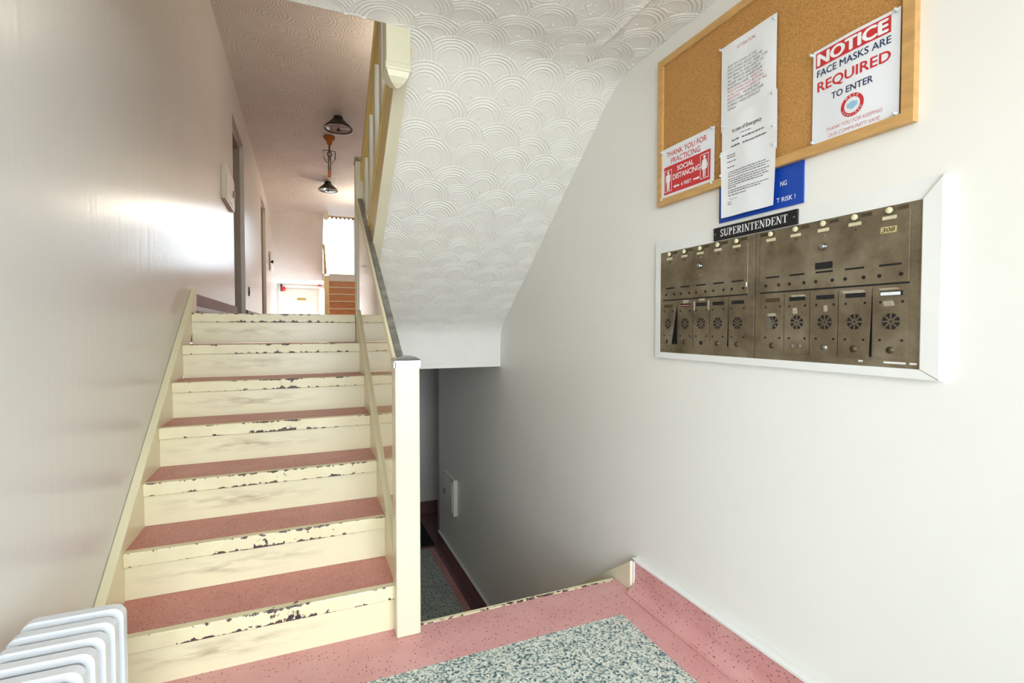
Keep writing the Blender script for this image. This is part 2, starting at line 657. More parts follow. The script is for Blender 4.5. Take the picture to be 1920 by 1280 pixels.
# corridor ceiling, and the flight over the left lane from the half landing up
S('ceiling', B(XL, XR, 3.86, YEND + 0.2, ZCEIL, ZCEIL + 0.1), 'stucco_far')
S('ceiling', prism([(2.02, ZL), (3.87, ZCEIL), (3.87, ZCEIL + 0.2), (2.02, ZU + 0.02)], 'x', XL, 0.33), 'stucco_far')

# far stairwell shell
S('ceiling', prism([(YEND + 0.2, ZCEIL), (13.75, ZL), (13.75, ZU), (YEND + 0.2, ZCEIL + 0.25)], 'x', XL, 0.46), 'stucco_far')
S('ceiling', B(XL, XR, 13.75, YB, ZL, ZU), 'stucco')
S('ceiling', B(XL, XR, YEND + 0.2, YB, 5.0, 5.1), 'stucco')
S('wall_inner', B(XL, XR, YEND + 0.2, YEND + 0.3, ZCEIL + 0.25, 5.05), 'wall_far')
S('floor', B(XL, XR, 13.6, YB, -0.1, 0.0), 'pink')
wb = bmesh.new()
WX0, WX1, WZ0, WZ1 = 0.50, 1.40, 2.70, 4.42
SX0, SX1 = 0.445, 0.56
DZ = 2.32
B(XL - 0.25, -0.55, YB, YB + 0.2, -0.1, 5.1, bm=wb)
B(-0.55, SX1, YB, YB + 0.2, DZ, WZ0, bm=wb)
B(SX1, XR + 0.2, YB, YB + 0.2, -0.1, WZ0, bm=wb)
B(-0.55, WX0, YB, YB + 0.2, WZ0, 5.1, bm=wb)
B(WX0, WX1, YB, YB + 0.2, WZ1, 5.1, bm=wb)
B(WX1, XR + 0.2, YB, YB + 0.2, WZ0, 5.1, bm=wb)
S('wall_back', wb, 'wall_far')
d4 = S('door_4', B(-0.545, SX0 - 0.04, YB + 0.03, YB + 0.08, 0, DZ), 'door_white')
S('door_plate', B(-0.16, 0.08, YB + 0.024, YB + 0.03, 1.985, 2.05), 'brass', d4)
fr = bmesh.new()
B(-0.62, -0.545, YB - 0.02, YB + 0.03, 0, DZ + 0.06, bm=fr)
B(SX0 - 0.04, SX0, YB - 0.02, YB + 0.1, 0, DZ + 0.06, bm=fr)
B(SX1, SX1 + 0.04, YB - 0.02, YB + 0.1, 0, DZ + 0.06, bm=fr)
B(-0.62, SX1 + 0.04, YB - 0.021, YB + 0.03, DZ, DZ + 0.07, bm=fr)
S('door_frame', fr, 'white_paint', d4)
S('pane', B(SX0, SX1, YB + 0.05, YB + 0.056, 0, DZ), 'glass', d4)
win = bmesh.new()
for x0, x1 in ((WX0, WX0 + 0.03), (WX1 - 0.03, WX1)):
    B(x0, x1, YB + 0.04, YB + 0.1, WZ0, WZ1, bm=win)
for z0, z1 in ((WZ0, WZ0 + 0.03), (WZ1 - 0.03, WZ1)):
    B(WX0, WX1, YB + 0.042, YB + 0.098, z0, z1, bm=win)
w1 = S('window_1', win, 'white_paint')
S('pane', B(WX0 + 0.03, WX1 - 0.03, YB + 0.066, YB + 0.072, WZ0 + 0.03, WZ1 - 0.03), 'glass', w1)
S('sill', B(WX0 - 0.03, XR - 0.005, YB - 0.05, YB + 0.04, WZ0 - 0.03, WZ0), 'white_paint', w1)
vb = thing('vertical_blind', 'white vertical blind with its head rail in the bright far window', 'blind', (0.95, YB - 0.03, WZ1))
link_mesh('head_rail', B(WX0, XR - 0.01, YB - 0.05, YB - 0.005, WZ1 - 0.07, WZ1 - 0.035, 0.004), 'brown_wood', vb)
for i in range(8):
    x = WX0 + 0.06 + i * 0.112
    bm = bmesh.new()
    a = math.radians(88)
    hw = 0.044
    dx, dy = hw * math.cos(a), hw * math.sin(a) * 0.5
    pts = [(x - dx, YB - 0.03 - dy), (x + dx, YB - 0.03 + dy), (x + dx + 0.002, YB - 0.03 + dy), (x - dx + 0.002, YB - 0.03 - dy)]
    prism(pts, 'z', WZ0 + 0.05, WZ1 - 0.075, bm)
    link_mesh('slat', bm, 'blind', vb)
    link_mesh('hanger', B(x - 0.03, x + 0.03, YB - 0.036, YB - 0.03, WZ1 - 0.105, WZ1 - 0.07), 'rubber', vb)

# ---------------------------------------------------------------- fan-swirled stucco over soffit and landing
def profile():
    # (y, z) from the low far edge of the soffit up to the landing over the viewer
    key = [(3.63, 0.915), (3.628, 1.10), (3.615, 1.19), (3.572, 1.249), (3.40, 1.382), (2.36, 2.19), (2.16, 2.345), (2.09, 2.39), (2.02, 2.418), (1.92, 2.43), (1.26, 2.43)]
    k = np.array(key)
    d = np.r_[0, np.cumsum(np.hypot(*np.diff(k, axis=0).T))]
    s = np.arange(0, d[-1], 0.003)
    y = np.interp(s, d, k[:, 0])
    z = np.interp(s, d, k[:, 1])
    w = np.hanning(31)
    w /= w.sum()
    ys = np.convolve(np.pad(y, 15, mode='edge'), w, 'valid')
    zs = np.convolve(np.pad(z, 15, mode='edge'), w, 'valid')
    ys[:10], zs[:10] = y[:10], z[:10]
    return s, ys, zs


def fans(U, Sg, seed=3):
    """height of overlapping comb-swirled fans at (u, s); later (lower s) fans lie on top"""
    H = np.zeros((len(Sg), len(U)))
    r = np.random.default_rng(seed)
    rows = np.arange(Sg[-1] + 0.1, Sg[0] - 0.15, -0.122)
    blob = r.normal(size=(len(Sg), len(U)))
    kx = np.hanning(7)
    kx /= kx.sum()
    for ax in (0, 1):
        blob = np.apply_along_axis(lambda a: np.convolve(a, kx, 'same'), ax, blob)
    blob /= blob.std()
    for j, sc in enumerate(rows):
        cs = np.arange(U[0] - 0.15, U[-1] + 0.15, 0.205) + (0.1 if j % 2 else 0.0)
        for cu in r.permutation(cs):
            u0 = cu + r.uniform(-0.025, 0.025)
            s0 = sc + r.uniform(-0.022, 0.022)
            Rr = r.uniform(0.108, 0.134)
            a = np.searchsorted(U, u0 - Rr), np.searchsorted(U, u0 + Rr)
            b = np.searchsorted(Sg, s0 - Rr), np.searchsorted(Sg, s0 + Rr)
            if a[0] >= a[1] or b[0] >= b[1]:
                continue
            du = (U[a[0]:a[1]] - u0)[None, :]
            ds = (Sg[b[0]:b[1]] - s0)[:, None]
            d = np.hypot(du, ds * r.uniform(0.94, 1.08))
            p = r.uniform(0.0145, 0.0165)
            n_in = Rr * r.uniform(0.36, 0.46)
            ring = np.clip(np.cos(2 * PI * (Rr - d - p * 0.35) / p), 0, 1) ** 1.3 * np.clip((d - n_in) / 0.015, 0, 1)
            amp = 0.0021 * (0.55 + 0.45 * np.clip(ds / Rr + 0.6, 0, 1))
            bl = np.clip(blob[b[0]:b[1], a[0]:a[1]] - 0.75, 0, 2) * 0.0016 * np.clip(1 - np.hypot(du, ds + 0.02) / (n_in * 0.95), 0, 1) ** 0.5
            h = ring * amp + bl
            m = d < Rr
            H[b[0]:b[1], a[0]:a[1]] = np.where(m, h, H[b[0]:b[1], a[0]:a[1]])
    return H


def stucco_sheet(name, U, s, y, z, H):
    ty, tz = np.gradient(y), np.gradient(z)
    L = np.hypot(ty, tz)
    ny, nz = tz / L, -ty / L                      # normal of the profile
    sgn = np.where(nz > 0.05, -1, 1)
    # outward = towards the open stair side (down / towards the viewer)
    ny, nz = -np.abs(ny) , -np.abs(nz)
    V = np.zeros((len(s), len(U), 3))
    V[..., 0] = U[None, :]
    V[..., 1] = y[:, None] + ny[:, None] * H
    V[..., 2] = z[:, None] + nz[:, None] * H
    nr, nc = len(s), len(U)
    idx = np.arange(nr * nc).reshape(nr, nc)
    q = np.stack([idx[:-1, :-1], idx[1:, :-1], idx[1:, 1:], idx[:-1, 1:]], -1).reshape(-1, 4)
    me = bpy.data.meshes.new(name)
    me.vertices.add(nr * nc)
    me.vertices.foreach_set('co', V.reshape(-1))
    me.loops.add(q.size)
    me.loops.foreach_set('vertex_index', q.reshape(-1))
    me.polygons.add(len(q))
    me.polygons.foreach_set('loop_start', np.arange(0, q.size, 4))
    me.polygons.foreach_set('use_smooth', np.ones(len(q), bool))
    me.update(calc_edges=True)
    me.validate()
    me.materials.append(M['stucco'])
    o = bpy.data.objects.new(name, me)
    COL.objects.link(o)
    return struct(o)


s_, y_, z_ = profile()
U = np.arange(XL, XR + 0.0015, 0.003)
H = fans(U, s_) * 2.0
H *= np.interp(s_, [0, 0.2, 0.42], [0.12, 0.3, 1.0])[:, None]
# plastered-over ridge along the landing ceiling, parallel to the corridor
rid = np.exp(-((U[None, :] - 1.19) / 0.011) ** 2) * np.clip((1.90 - y_[:, None]) / 0.08, 0, 1)
H = H * (1 - 0.8 * np.clip(rid, 0, 1)) + rid * (0.010 + 0.0022 * rng.normal(size=H.shape) * (rng.random(H.shape) > 0.6))
c0 = int(np.searchsorted(U, 0.405))
stucco_sheet('ceiling', U[c0:], s_, y_, z_, H[:, c0:])
k0 = int(np.searchsorted(-y_, -2.02))
yl_ = y_[k0:].copy()
zl_ = z_[k0:].copy()
stucco_sheet('ceiling', U[:c0 + 1], s_[k0:], yl_, zl_, H[k0:, :c0 + 1])
S('trim_4', B(XL, 0.33, 1.98, 2.04, ZL - 0.004, ZU), 'stucco')

# ---------------------------------------------------------------- lower staircase (seven risers, left lane)
def flight(label, x0, x1, ylist, z_first, name='staircase', mats=('pink', 'riser', 'nosing'), last_tread=False, direction=1, nos_h=0.055):
    """ylist: nosing fronts; the k-th nosing top is z_first + k*R"""
    st = thing(name, label, 'staircase', (0.5 * (x0 + x1), ylist[0], z_first - R))
    n = len(ylist)
    cx = 0.5 * (x0 + x1)
    me_r = me_n = None
    for k, y in enumerate(ylist):
        zt = z_first + k * R
        s = direction
        ra, rb = sorted((y + s * 0.022, y + s * 0.05))
        bm = B(-(x1 - x0) / 2, (x1 - x0) / 2, ra - y, rb - y, 0, R - 0.02)
        if me_r is None:
            o = link_mesh('riser', bm, mats[1], st)
            me_r = o.data
        else:
            bm.free()
            o = bpy.data.objects.new('riser', me_r)
            COL.objects.link(o)
            o.parent = st
        o.location = Vector((cx, y, zt - R)) - st.location
        na, nb = sorted((0.0, s * 0.035))
        bm = B(-(x1 - x0) / 2, (x1 - x0) / 2, na, nb, -nos_h, 0, 0.004)
        if me_n is None:
            o = link_mesh('nosing', bm, mats[2], st)
            me_n = o.data
        else:
            bm.free()
            o = bpy.data.objects.new('nosing', me_n)
            COL.objects.link(o)
            o.parent = st
        o.location = Vector((cx, y, zt)) - st.location
        if k < n - 1 or last_tread:
            ta, tb = sorted((y + s * 0.034, y + s * (T + 0.03)))
            link_mesh('tread', B(x0, x1, ta, tb, zt - 0.022, zt - 0.001), mats[0], st)
    return st


ys = [Y1 + k * T for k in range(7)]
lower = flight('straight flight of seven pink terrazzo steps with chipped cream nosings up to the corridor', XS0, XS1, ys, R)
# left skirt board (follows the wall) and right stringer with narrow cap
sk = lambda y: 0.29 + 0.712 * (y - 2.08)
link_mesh('skirt_board', prism([(1.96, 0.0), (1.96, sk(1.96)), (3.735, sk(3.735)), (3.735, ZC), (3.58, ZC - 0.12), (2.3, -0.0)], 'x', XL + 0.001, XS0, bev=0.004), 'cream', lower)
cp = lambda y: 0.228 + 0.722 * (y - 1.987)
link_mesh('stringer', prism([(2.022, 0.0), (2.022, cp(2.022)), (3.53, cp(3.53)), (3.53, ZC - 0.18), (2.3, 0.0)], 'x', XS1, 0.352, bev=0.003), 'cream', lower)

# railing: newel, glossy side panel, worn grey handrail
NX0, NX1, NY0, NY1 = 0.324, 0.420, 1.936, 2.020
rl = thing('stair_railing', 'solid glossy cream panel railing with grey handrail beside the lower flight', 'railing', (0.37, 1.98, 0))
nw = link_mesh('newel_post', B(NX0, NX1, NY0, NY1, 0.0, 1.068, 0.006), 'newel', rl)


def cap(x0, x1, y0, y1, z, parent, e=0.004, hb=0.022, hd=0.022):
    bm = bmesh.new()
    cx, cy, hx, hy = (x0 + x1) / 2, (y0 + y1) / 2, (x1 - x0) / 2 + e, (y1 - y0) / 2 + e
    rings = []
    lev = [(1.0, 0), (1.0, hb)] + [(math.cos(a), hb + 0.002 + hd * math.sin(a)) for a in np.linspace(0.12, 1.45, 7)]
    for f, dz in lev:
        rings.append([bm.verts.new((cx + sx * hx * f, cy + sy * hy * f, z + dz)) for sx, sy in ((-1, -1), (1, -1), (1, 1), (-1, 1))])
    for k in range(len(rings) - 1):
        for i in range(4):
            j = (i + 1) % 4
            bm.faces.new((rings[k][i], rings[k][j], rings[k + 1][j], rings[k + 1][i]))
    bm.faces.new(rings[-1])
    bm.faces.new(rings[0][::-1])
    es = [e_ for e_ in bm.edges if abs(e_.verts[0].co.z - e_.verts[1].co.z) > 0.01 and e_.verts[0].co.z < z + hb + 0.001]
    bmesh.ops.bevel(bm, geom=es, offset=0.008, segments=3, affect='EDGES')
    return link_mesh('cap', bm, 'chrome', parent, label='chrome cap')


cap(NX0, NX1, NY0, NY1, 1.064, nw)
rz = lambda y: 1.075 + 0.675 * (y - 2.02)
link_mesh('side_panel', prism([(2.02, cp(2.02) - 0.03), (2.02, rz(2.02) - 0.03), (3.53, rz(3.53) - 0.03), (3.53, cp(3.53) - 0.03)], 'x', 0.346, 0.372), 'panel', rl)
link_mesh('rail_board', prism([(2.02, rz(2.02) - 0.05), (2.02, rz(2.02) - 0.006), (3.53, rz(3.53) - 0.006), (3.53, rz(3.53) - 0.05)], 'x', 0.336, 0.383, bev=0.004), 'cream', rl)
link_mesh('handrail', prism([(2.02, rz(2.02) - 0.008), (2.02, rz(2.02) + 0.004), (3.528, rz(3.528) + 0.004), (3.528, rz(3.528) - 0.008)], 'x', 0.349, 0.379, bev=0.003), 'rail', rl, label='worn grey metal handrail')

# upper newel at corridor level, carries both railings
up = thing('upper_railing', 'cream open railing of the upper flight with hanging newel under the landing', 'railing', (0.385, 3.58, ZC))
UN = (0.336, 0.436, 3.532, 3.632)
un = link_mesh('newel_post', B(*UN, ZC, 2.35, 0.006), 'newel', up)
cap(*UN, 2.345, un)
nl = lambda y: ZC + R + 0.714 * (YT - y)          # nosing line of the upper flight
so = lambda y: 1.249 + 0.776 * (3.572 - y)        # soffit line
link_mesh('outer_string', prism([(3.532, so(3.532) - 0.02), (2.10, so(2.10) - 0.03), (2.10, nl(2.10) + 0.05), (3.532, nl(3.532) + 0.05)], 'x', 0.374, 0.4275, bev=0.004), 'tan', up)  # shaded side of the cream string, put into the tan colour
link_mesh('string_base', prism([(3.532, so(3.532) - 0.028), (2.10, so(2.10) - 0.038), (2.10, so(2.10) - 0.029), (3.532, so(3.532) - 0.019)], 'x', 0.372, 0.4285, bev=0.002), 'newel', up)  # lighter cream strip painted for the lit underside of the string
link_mesh('string_cap', prism([(3.532, nl(3.532) + 0.05), (2.10, nl(2.10) + 0.05), (2.10, nl(2.10) + 0.08), (3.532, nl(3.532) + 0.08)], 'x', 0.368, 0.432, bev=0.003), 'tan', up)
link_mesh('top_rail', prism([(3.532, nl(3.532) + 0.70), (2.06, nl(2.06) + 0.70), (2.06, nl(2.06) + 0.80), (3.532, nl(3.532) + 0.80)], 'x', 0.366, 0.410, bev=0.004), 'tan', up)
for k in range(6):
    y = 3.42 - k * 0.25
    z0, z1 = nl(y) + 0.06, nl(y) + 0.72
    link_mesh('baluster', prism([(y - 0.045, nl(y - 0.045) + 0.07), (y + 0.045, nl(y + 0.045) + 0.07), (y + 0.045, nl(y + 0.045) + 0.71), (y - 0.045, nl(y - 0.045) + 0.71)], 'x', 0.380, 0.408), 'newel', up)
hx = (0.312, 0.408, 2.02, 2.115)
hn = bmesh.new()
B(hx[0], hx[1], hx[2], hx[3], 2.272, 3.55, 0.003, bm=hn)
B(hx[0] - 0.004, hx[1] + 0.004, hx[2] - 0.004, hx[3] + 0.004, 2.243, 2.275, 0.006, bm=hn)
lev = [(0.96, 2.244), (0.80, 2.222), (0.5, 2.203), (0.12, 2.190)]
cx, cy = (hx[0] + hx[1]) / 2, (hx[2] + hx[3]) / 2
rr = [[hn.verts.new((cx + a * 0.048 * f, cy + b * 0.048 * f, z)) for a, b in ((-1, -1), (1, -1), (1, 1), (-1, 1))] for f, z in lev]
for k in range(3):
    for i in range(4):
        j = (i + 1) % 4
        hn.faces.new((rr[k][i], rr[k][j], rr[k + 1][j], rr[k + 1][i]))
hn.faces.new(rr[3])
hn.faces.new(rr[0][::-1])
link_mesh('hanging_newel', hn, 'newel', up, label='hanging newel with moulded pointed end')

# the upper flight itself (seen from below only as its soffit) and the flight down
upf = flight('upper flight climbing back over the basement stairs above the white soffit', 0.432, XR - 0.001, [3.80 - k * T for k in range(7)], ZC + R, mats=('pink', 'riser', 'nosing'), direction=-1)
dn = thing('staircase', 'flight of steps leading down to the basement past the pink landing edge', 'staircase', (0.9, 2.0, ZB))
nose = link_mesh('nosing', B(0.425, 1.376, 1.988, 2.012, -0.05, 0.002, 0.003), 'nosing', dn)
nose.data.transform(Matrix.Translation((-0.9, -2.0, 0)))
nose.location = Vector((0, 0, -ZB))
for k in range(1, 8):
    y0 = 2.0 + (k - 1) * T
    link_mesh('riser', B(0.426, 1.385, y0 - 0.03, y0, -k * R, -(k - 1) * R - 0.02), 'riser', dn)
    if k < 7:
        link_mesh('tread', B(0.426, 1.385, y0 - 0.02, y0 + T, -k * R - 0.022, -k * R), 'pink', dn)
link_mesh('stringer', prism([(1.882, 0.001), (1.882, 0.138), (3.62, 0.138 - 0.714 * 1.738), (3.62, ZB), (3.40, ZB), (2.02, -0.22), (2.016, 0.001)], 'x', 1.385, XR - 0.001), 'newel', dn)

S('trim_7', B(0.334, 0.438, 3.562, 3.655, 1.10, ZC + 0.0005, 0.002), 'cream')

# ---------------------------------------------------------------- skirtings
cov = [(XR, 0.001), (XR, 0.137), (1.401, 0.137), (1.401, 0.06)]
for a in np.linspace(0, PI / 2, 7):
    cov.append((1.401 - 0.052 * (1 - math.cos(a)), 0.060 - 0.055 * math.sin(a)))
cov.append((1.349, 0.001))
S('baseboard_right', prism(cov, 'y', -0.99, 1.872), 'pink_floor')
tr = bmesh.new()
B(1.396, XR, -0.99, 1.884, 0.137, 0.150, 0.003, bm=tr)
B(1.396, XR, 1.868, 1.884, 0.001, 0.1495, bm=tr)
S('trim_1', tr, 'white_paint')
S('baseboard_left', prism([(XL, ZC), (XL, ZC + 0.135), (XL + 0.024, ZC + 0.13), (XL + 0.024, ZC + 0.05), (XL + 0.034, ZC + 0.02), (XL + 0.055, ZC)], 'y', 3.738, D1[0] - 0.001), 'base_dark')
S('baseboard_left', prism([(XL, ZC), (XL, ZC + 0.135), (XL + 0.024, ZC + 0.13), (XL + 0.024, ZC + 0.05), (XL + 0.055, ZC)], 'y', D1[1] + 0.001, D2[0] - 0.001), 'base_dark')
S('baseboard_lower', prism([(XR, ZB), (XR, ZB + 0.185), (XR - 0.022, ZB + 0.185), (XR - 0.022, ZB + 0.06), (XR - 0.035, ZB + 0.02), (XR - 0.065, ZB)], 'y', 3.63, 5.55), 'base_dark')
S('trim_2', B(XR - 0.024, XR, 3.63, 5.55, ZB + 0.185, ZB + 0.193), 'white_paint')

# ---------------------------------------------------------------- radiator (cast sections along the left wall)
rad = thing('radiator', 'white enamelled column radiator of flat ribbed sections against the left wall', 'radiator', (-0.51, 1.2, 0))
RX0, RX1, RZ = -0.606, -0.412, 0.540
sec_mesh = None
YS0 = 1.475


def rounded(x0, x1, z0, z1, r, n=5):
    p = []
    for cx_, cz_, a0 in ((x1 - r, z1 - r, 0), (x0 + r, z1 - r, PI / 2), (x0 + r, z0 + r, PI), (x1 - r, z0 + r, 1.5 * PI)):
        for a in np.linspace(a0, a0 + PI / 2, n):
            p.append((cx_ + r * math.cos(a), cz_ + r * math.sin(a)))
    return p


def section():
    bm = bmesh.new()
    steps = [(0.004, 0.017, 0.024), (0.000, 0.013, 0.024), (0.000, -0.011, 0.024), (0.0035, -0.0155, 0.022), (0.013, -0.017, 0.016), (0.0155, -0.0155, 0.015), (0.018, -0.006, 0.014), (0.032, -0.0035, 0.012), (0.036, -0.008, 0.010), (0.060, -0.008, 0.008)]
    rings = []
    for inset, dy, r in steps:
        p = rounded(RX0 + inset, RX1 - inset, 0.07 + inset, RZ - inset, r)
        rings.append([bm.verts.new((x, dy, z)) for x, z in p])
    n = len(rings[0])
    bm.faces.new(rings[0])
    for k in range(len(rings) - 1):
        for i in range(n):
            j = (i + 1) % n
            bm.faces.new((rings[k][i], rings[k][j], rings[k + 1][j], rings[k + 1][i]))
    bm.faces.new(rings[-1][::-1])
    return bm


for k in range(10):
    y = YS0 - 0.060 * k
    if sec_mesh is None:
        o = link_mesh('section', section(), 'radiator', rad)
        for p in o.data.polygons:
            p.use_smooth = False
        sec_mesh = o.data
    else:
        o = bpy.data.objects.new('section', sec_mesh)
        COL.objects.link(o)
        o.parent = rad
    o.location = Vector((0, y, 0)) - rad.location
cr = bmesh.new()
for z in (0.13, 0.47):
    lathe([(0.022, 0.86), (0.022, 1.50)], (-0.51, 0, z), 'y', 16, cr)
link_mesh('connecting_pipe', cr, 'radiator', rad, True)
for y in (1.47, 0.94):
    link_mesh('foot', B(-0.58, -0.44, y - 0.018, y + 0.018, 0.0, 0.08, 0.006), 'radiator', rad)

# ---------------------------------------------------------------- text helpers
def text_bm(s, bold=0.0, shear=0.0):
    cu = bpy.data.curves.new('t', 'FONT')
    cu.body = s
    cu.size = 1.0
    cu.shear = shear
    cu.resolution_u = 3
    ob = bpy.data.objects.new('t', cu)
    COL.objects.link(ob)
    dg = bpy.context.evaluated_depsgraph_get()
    me = bpy.data.meshes.new_from_object(ob.evaluated_get(dg))
    COL.objects.unlink(ob)
    bpy.data.objects.remove(ob)
    co = np.zeros(len(me.vertices) * 3)
    me.vertices.foreach_get('co', co)
    co = co.reshape(-1, 3)
    faces = [tuple(p.vertices) for p in me.polygons]
    bpy.data.meshes.remove(me)
    co = np.c_[co[:, :2], np.zeros(len(co))]
    if bold > 0:
        n0 = len(co)
        offs = [(-bold, 0, 1), (bold, 0, 2), (0, bold * 0.7, 3), (0, -bold * 0.7, 4)]
        co = np.concatenate([co] + [co + np.array(o_) for o_ in offs])
        faces = faces + [tuple(i + n0 * (k + 1) for i in f) for k in range(len(offs)) for f in faces]
    return co, faces


def text_wall(name, items, x, m, parent, surf=None, label=None):
    """items: (string, y_left, y_right, z_bottom, z_top, bold, shear). Wall text faces -X, reads towards -Y.
    Every line is a part of its own."""
    for s, yl, yr, zb, zt, bold, sh in items:
        p, fs = text_bm(s, bold, sh)
        mn, mx_ = p[:, :2].min(0), p[:, :2].max(0)
        q = (p[:, :2] - mn) / (mx_ - mn)
        bm = bmesh.new()
        vs = []
        for (a, b), lay in zip(q, p[:, 2]):
            y, z = yl + (yr - yl) * a, zb + (zt - zb) * b
            vs.append(bm.verts.new(((surf(y, z) if surf else x) - 0.0006 - 0.00004 * lay, y, z)))
        for f in fs:
            try:
                bm.faces.new([vs[i] for i in f])
            except ValueError:
                pass
        link_mesh(name, bm, m, parent, label=label)


def flat_wall(bm, x, y0, y1, z0, z1, surf=None, n=1, t=0.0004):
    """thin printed rectangle on a wall surface"""
    ysn = np.linspace(y0, y1, n + 1)
    for i in range(n):
        q = [(ysn[i], z0), (ysn[i + 1], z0), (ysn[i + 1], z1), (ysn[i], z1)]
        bm.faces.new([bm.verts.new(((surf(y, z) if surf else x) - t, y, z)) for y, z in q])
    return bm


def poly_wall(bm, pts, x, t=0.0008, surf=None):
    bm.faces.new([bm.verts.new(((surf(y, z) if surf else x) - t, y, z)) for y, z in pts])
    return bm


def sheet(name, y0, y1, z0, z1, surf, m, parent, ny=14, nz=14, edge=None):
    bm = bmesh.new()
    g = []
    for j in range(nz + 1):
        row = []
        for i in range(ny + 1):
            a, b = i / ny, j / nz
            y, z = y0 + (y1 - y0) * a, z0 + (z1 - z0) * b
            if edge:
                y, z = edge(a, b, y, z)
            row.append(bm.verts.new((surf(y, z), y, z)))
        g.append(row)
    for j in range(nz):
        for i in range(ny):
            bm.faces.new((g[j][i], g[j][i + 1], g[j + 1][i + 1], g[j + 1][i]))
    # thickness
    back = [[bm.verts.new((v.co.x + 0.0004, v.co.y, v.co.z)) for v in row] for row in g]
    for j in range(nz):
        for i in range(ny):
            bm.faces.new((back[j][i], back[j + 1][i], back[j + 1][i + 1], back[j][i + 1]))
    return link_mesh(name, bm, m, parent, True)


# ---------------------------------------------------------------- cork board
CY0, CY1, CZ0, CZ1 = 0.765, 1.735, 1.735, 2.345
cb = thing('cork_board', 'large cork notice board in an oak frame on the right wall', 'notice board', (XR, 1.25, 1.735))
link_mesh('cork_sheet', B(1.414, XR, CY0 + 0.02, CY1 - 0.02, CZ0 + 0.02, CZ1 - 0.02), 'cork', cb)
fw = 0.028
for a, b, c_, d in ((CY0, CY1, CZ0, CZ0 + fw), (CY0, CY1, CZ1 - fw, CZ1)):
    i = 1 if c_ == CZ0 else -1
    zA, zB = (c_, d) if i == 1 else (d, c_)
    link_mesh('frame_rail', prism([(a, zA), (b, zA), (b - fw, zB), (a + fw, zB)], 'x', 1.403, XR), 'oak', cb)
for y0, s in ((CY0, 1), (CY1, -1)):
    link_mesh('frame_stile', prism([(y0, CZ0), (y0 + s * fw, CZ0 + fw), (y0 + s * fw, CZ1 - fw), (y0, CZ1)], 'x', 1.403, XR), 'oak', cb)

XP = 1.412   # paper plane
# --- notice poster
np_t = thing('poster', 'white and red NOTICE poster about face masks pinned to the cork board', 'poster', (1.41, 0.92, 1.76))
sf = lambda y, z: 1.4085 - 0.004 * math.sin((y - 0.8) * 13) ** 2
sheet('sheet', 0.800, 1.035, 1.759, 2.037, sf, 'poster', np_t)
bm = flat_wall(bmesh.new(), 0, 0.822, 1.026, 1.984, 2.028, sf, 8)
link_mesh('red_band', bm, 'red', np_t)
sf2 = lambda y, z: sf(y, z) - 0.0006
text_wall('lettering', [('NOTICE', 1.022, 0.827, 1.988, 2.024, 0.05, 0)], 0, 'white_ink', np_t, sf2)
text_wall('lettering', [('FACE MASKS ARE', 1.022, 0.821, 1.956, 1.976, 0.016, 0), ('TO ENTER', 0.976, 0.863, 1.875, 1.894, 0.018, 0)], 0, 'navy', np_t, sf)
text_wall('lettering', [('REQUIRED', 1.020, 0.821, 1.907, 1.941, 0.02, 0)], 0, 'red', np_t, sf)
text_wall('lettering', [('THANK YOU FOR KEEPING', 0.990, 0.838, 1.7875, 1.7975, 0.0, 0.35), ('OUR COMMUNITY SAFE.', 0.984, 0.844, 1.769, 1.779, 0.0, 0.35)], 0, 'pink_red', np_t, sf)
bm = bmesh.new()
N_ = 40
cy_, cz_ = 0.916, 1.8355
for i in range(N_):
    a, b = 2 * PI * i / N_, 2 * PI * (i + 1) / N_
    poly_wall(bm, [(cy_ + 0.031 * math.cos(a), cz_ + 0.031 * math.sin(a)), (cy_ + 0.031 * math.cos(b), cz_ + 0.031 * math.sin(b)),
                   (cy_ + 0.0215 * math.cos(b), cz_ + 0.0215 * math.sin(b)), (cy_ + 0.0215 * math.cos(a), cz_ + 0.0215 * math.sin(a))], 0, 0.0005, sf)
link_mesh('ring_emblem', bm, 'red', np_t)


def arc_text(s, r, a0, a1, h, flip):
    V, Fc = [], []
    for i, ch in enumerate(s):
        p, fs = text_bm(ch, 0.02)
        p = p[:, :2]
        mn, mx_ = p.min(0), p.max(0)
        q = (p - (mn + mx_) / 2) / (mx_[1] - mn[1]) * h
        a = a0 + (a1 - a0) * i / (len(s) - 1)
        rot = a - PI / 2 if not flip else a + PI / 2
        for u, v in q:
            uu = u * math.cos(rot) - v * math.sin(rot) + r * math.cos(a)
            vv = u * math.sin(rot) + v * math.cos(rot) + r * math.sin(a)
            V.append((cy_ - uu, cz_ + vv))
        Fc += [tuple(k + len(V) - len(q) for k in f) for f in fs]
    bm = bmesh.new()
    vs = [bm.verts.new((sf(y, z) - 0.0012, y, z)) for y, z in V]
    for f in Fc:
        try:
            bm.faces.new([vs[k] for k in f])
        except ValueError:
            pass
    return bm


link_mesh('lettering', arc_text('MASK', 0.0262, math.radians(125), math.radians(55), 0.0065, False), 'white_ink', np_t)
link_mesh('lettering', arc_text('REQUIRED', 0.0262, math.radians(208), math.radians(332), 0.006, True), 'white_ink', np_t)
bm = poly_wall(bmesh.new(), [(cy_ + 0.015, cz_ + 0.006), (cy_, cz_ + 0.011), (cy_ - 0.015, cz_ + 0.006), (cy_ - 0.014, cz_ - 0.004), (cy_, cz_ - 0.012), (cy_ + 0.014, cz_ - 0.004)], 0, 0.0006, sf)
for dz in (0.004, -0.001):
    flat_wall(bm, 0, cy_ - 0.009, cy_ + 0.009, cz_ + dz, cz_ + dz + 0.001, sf, 1, 0.0012)
link_mesh('mask_emblem', bm, 'pale_blue', np_t)

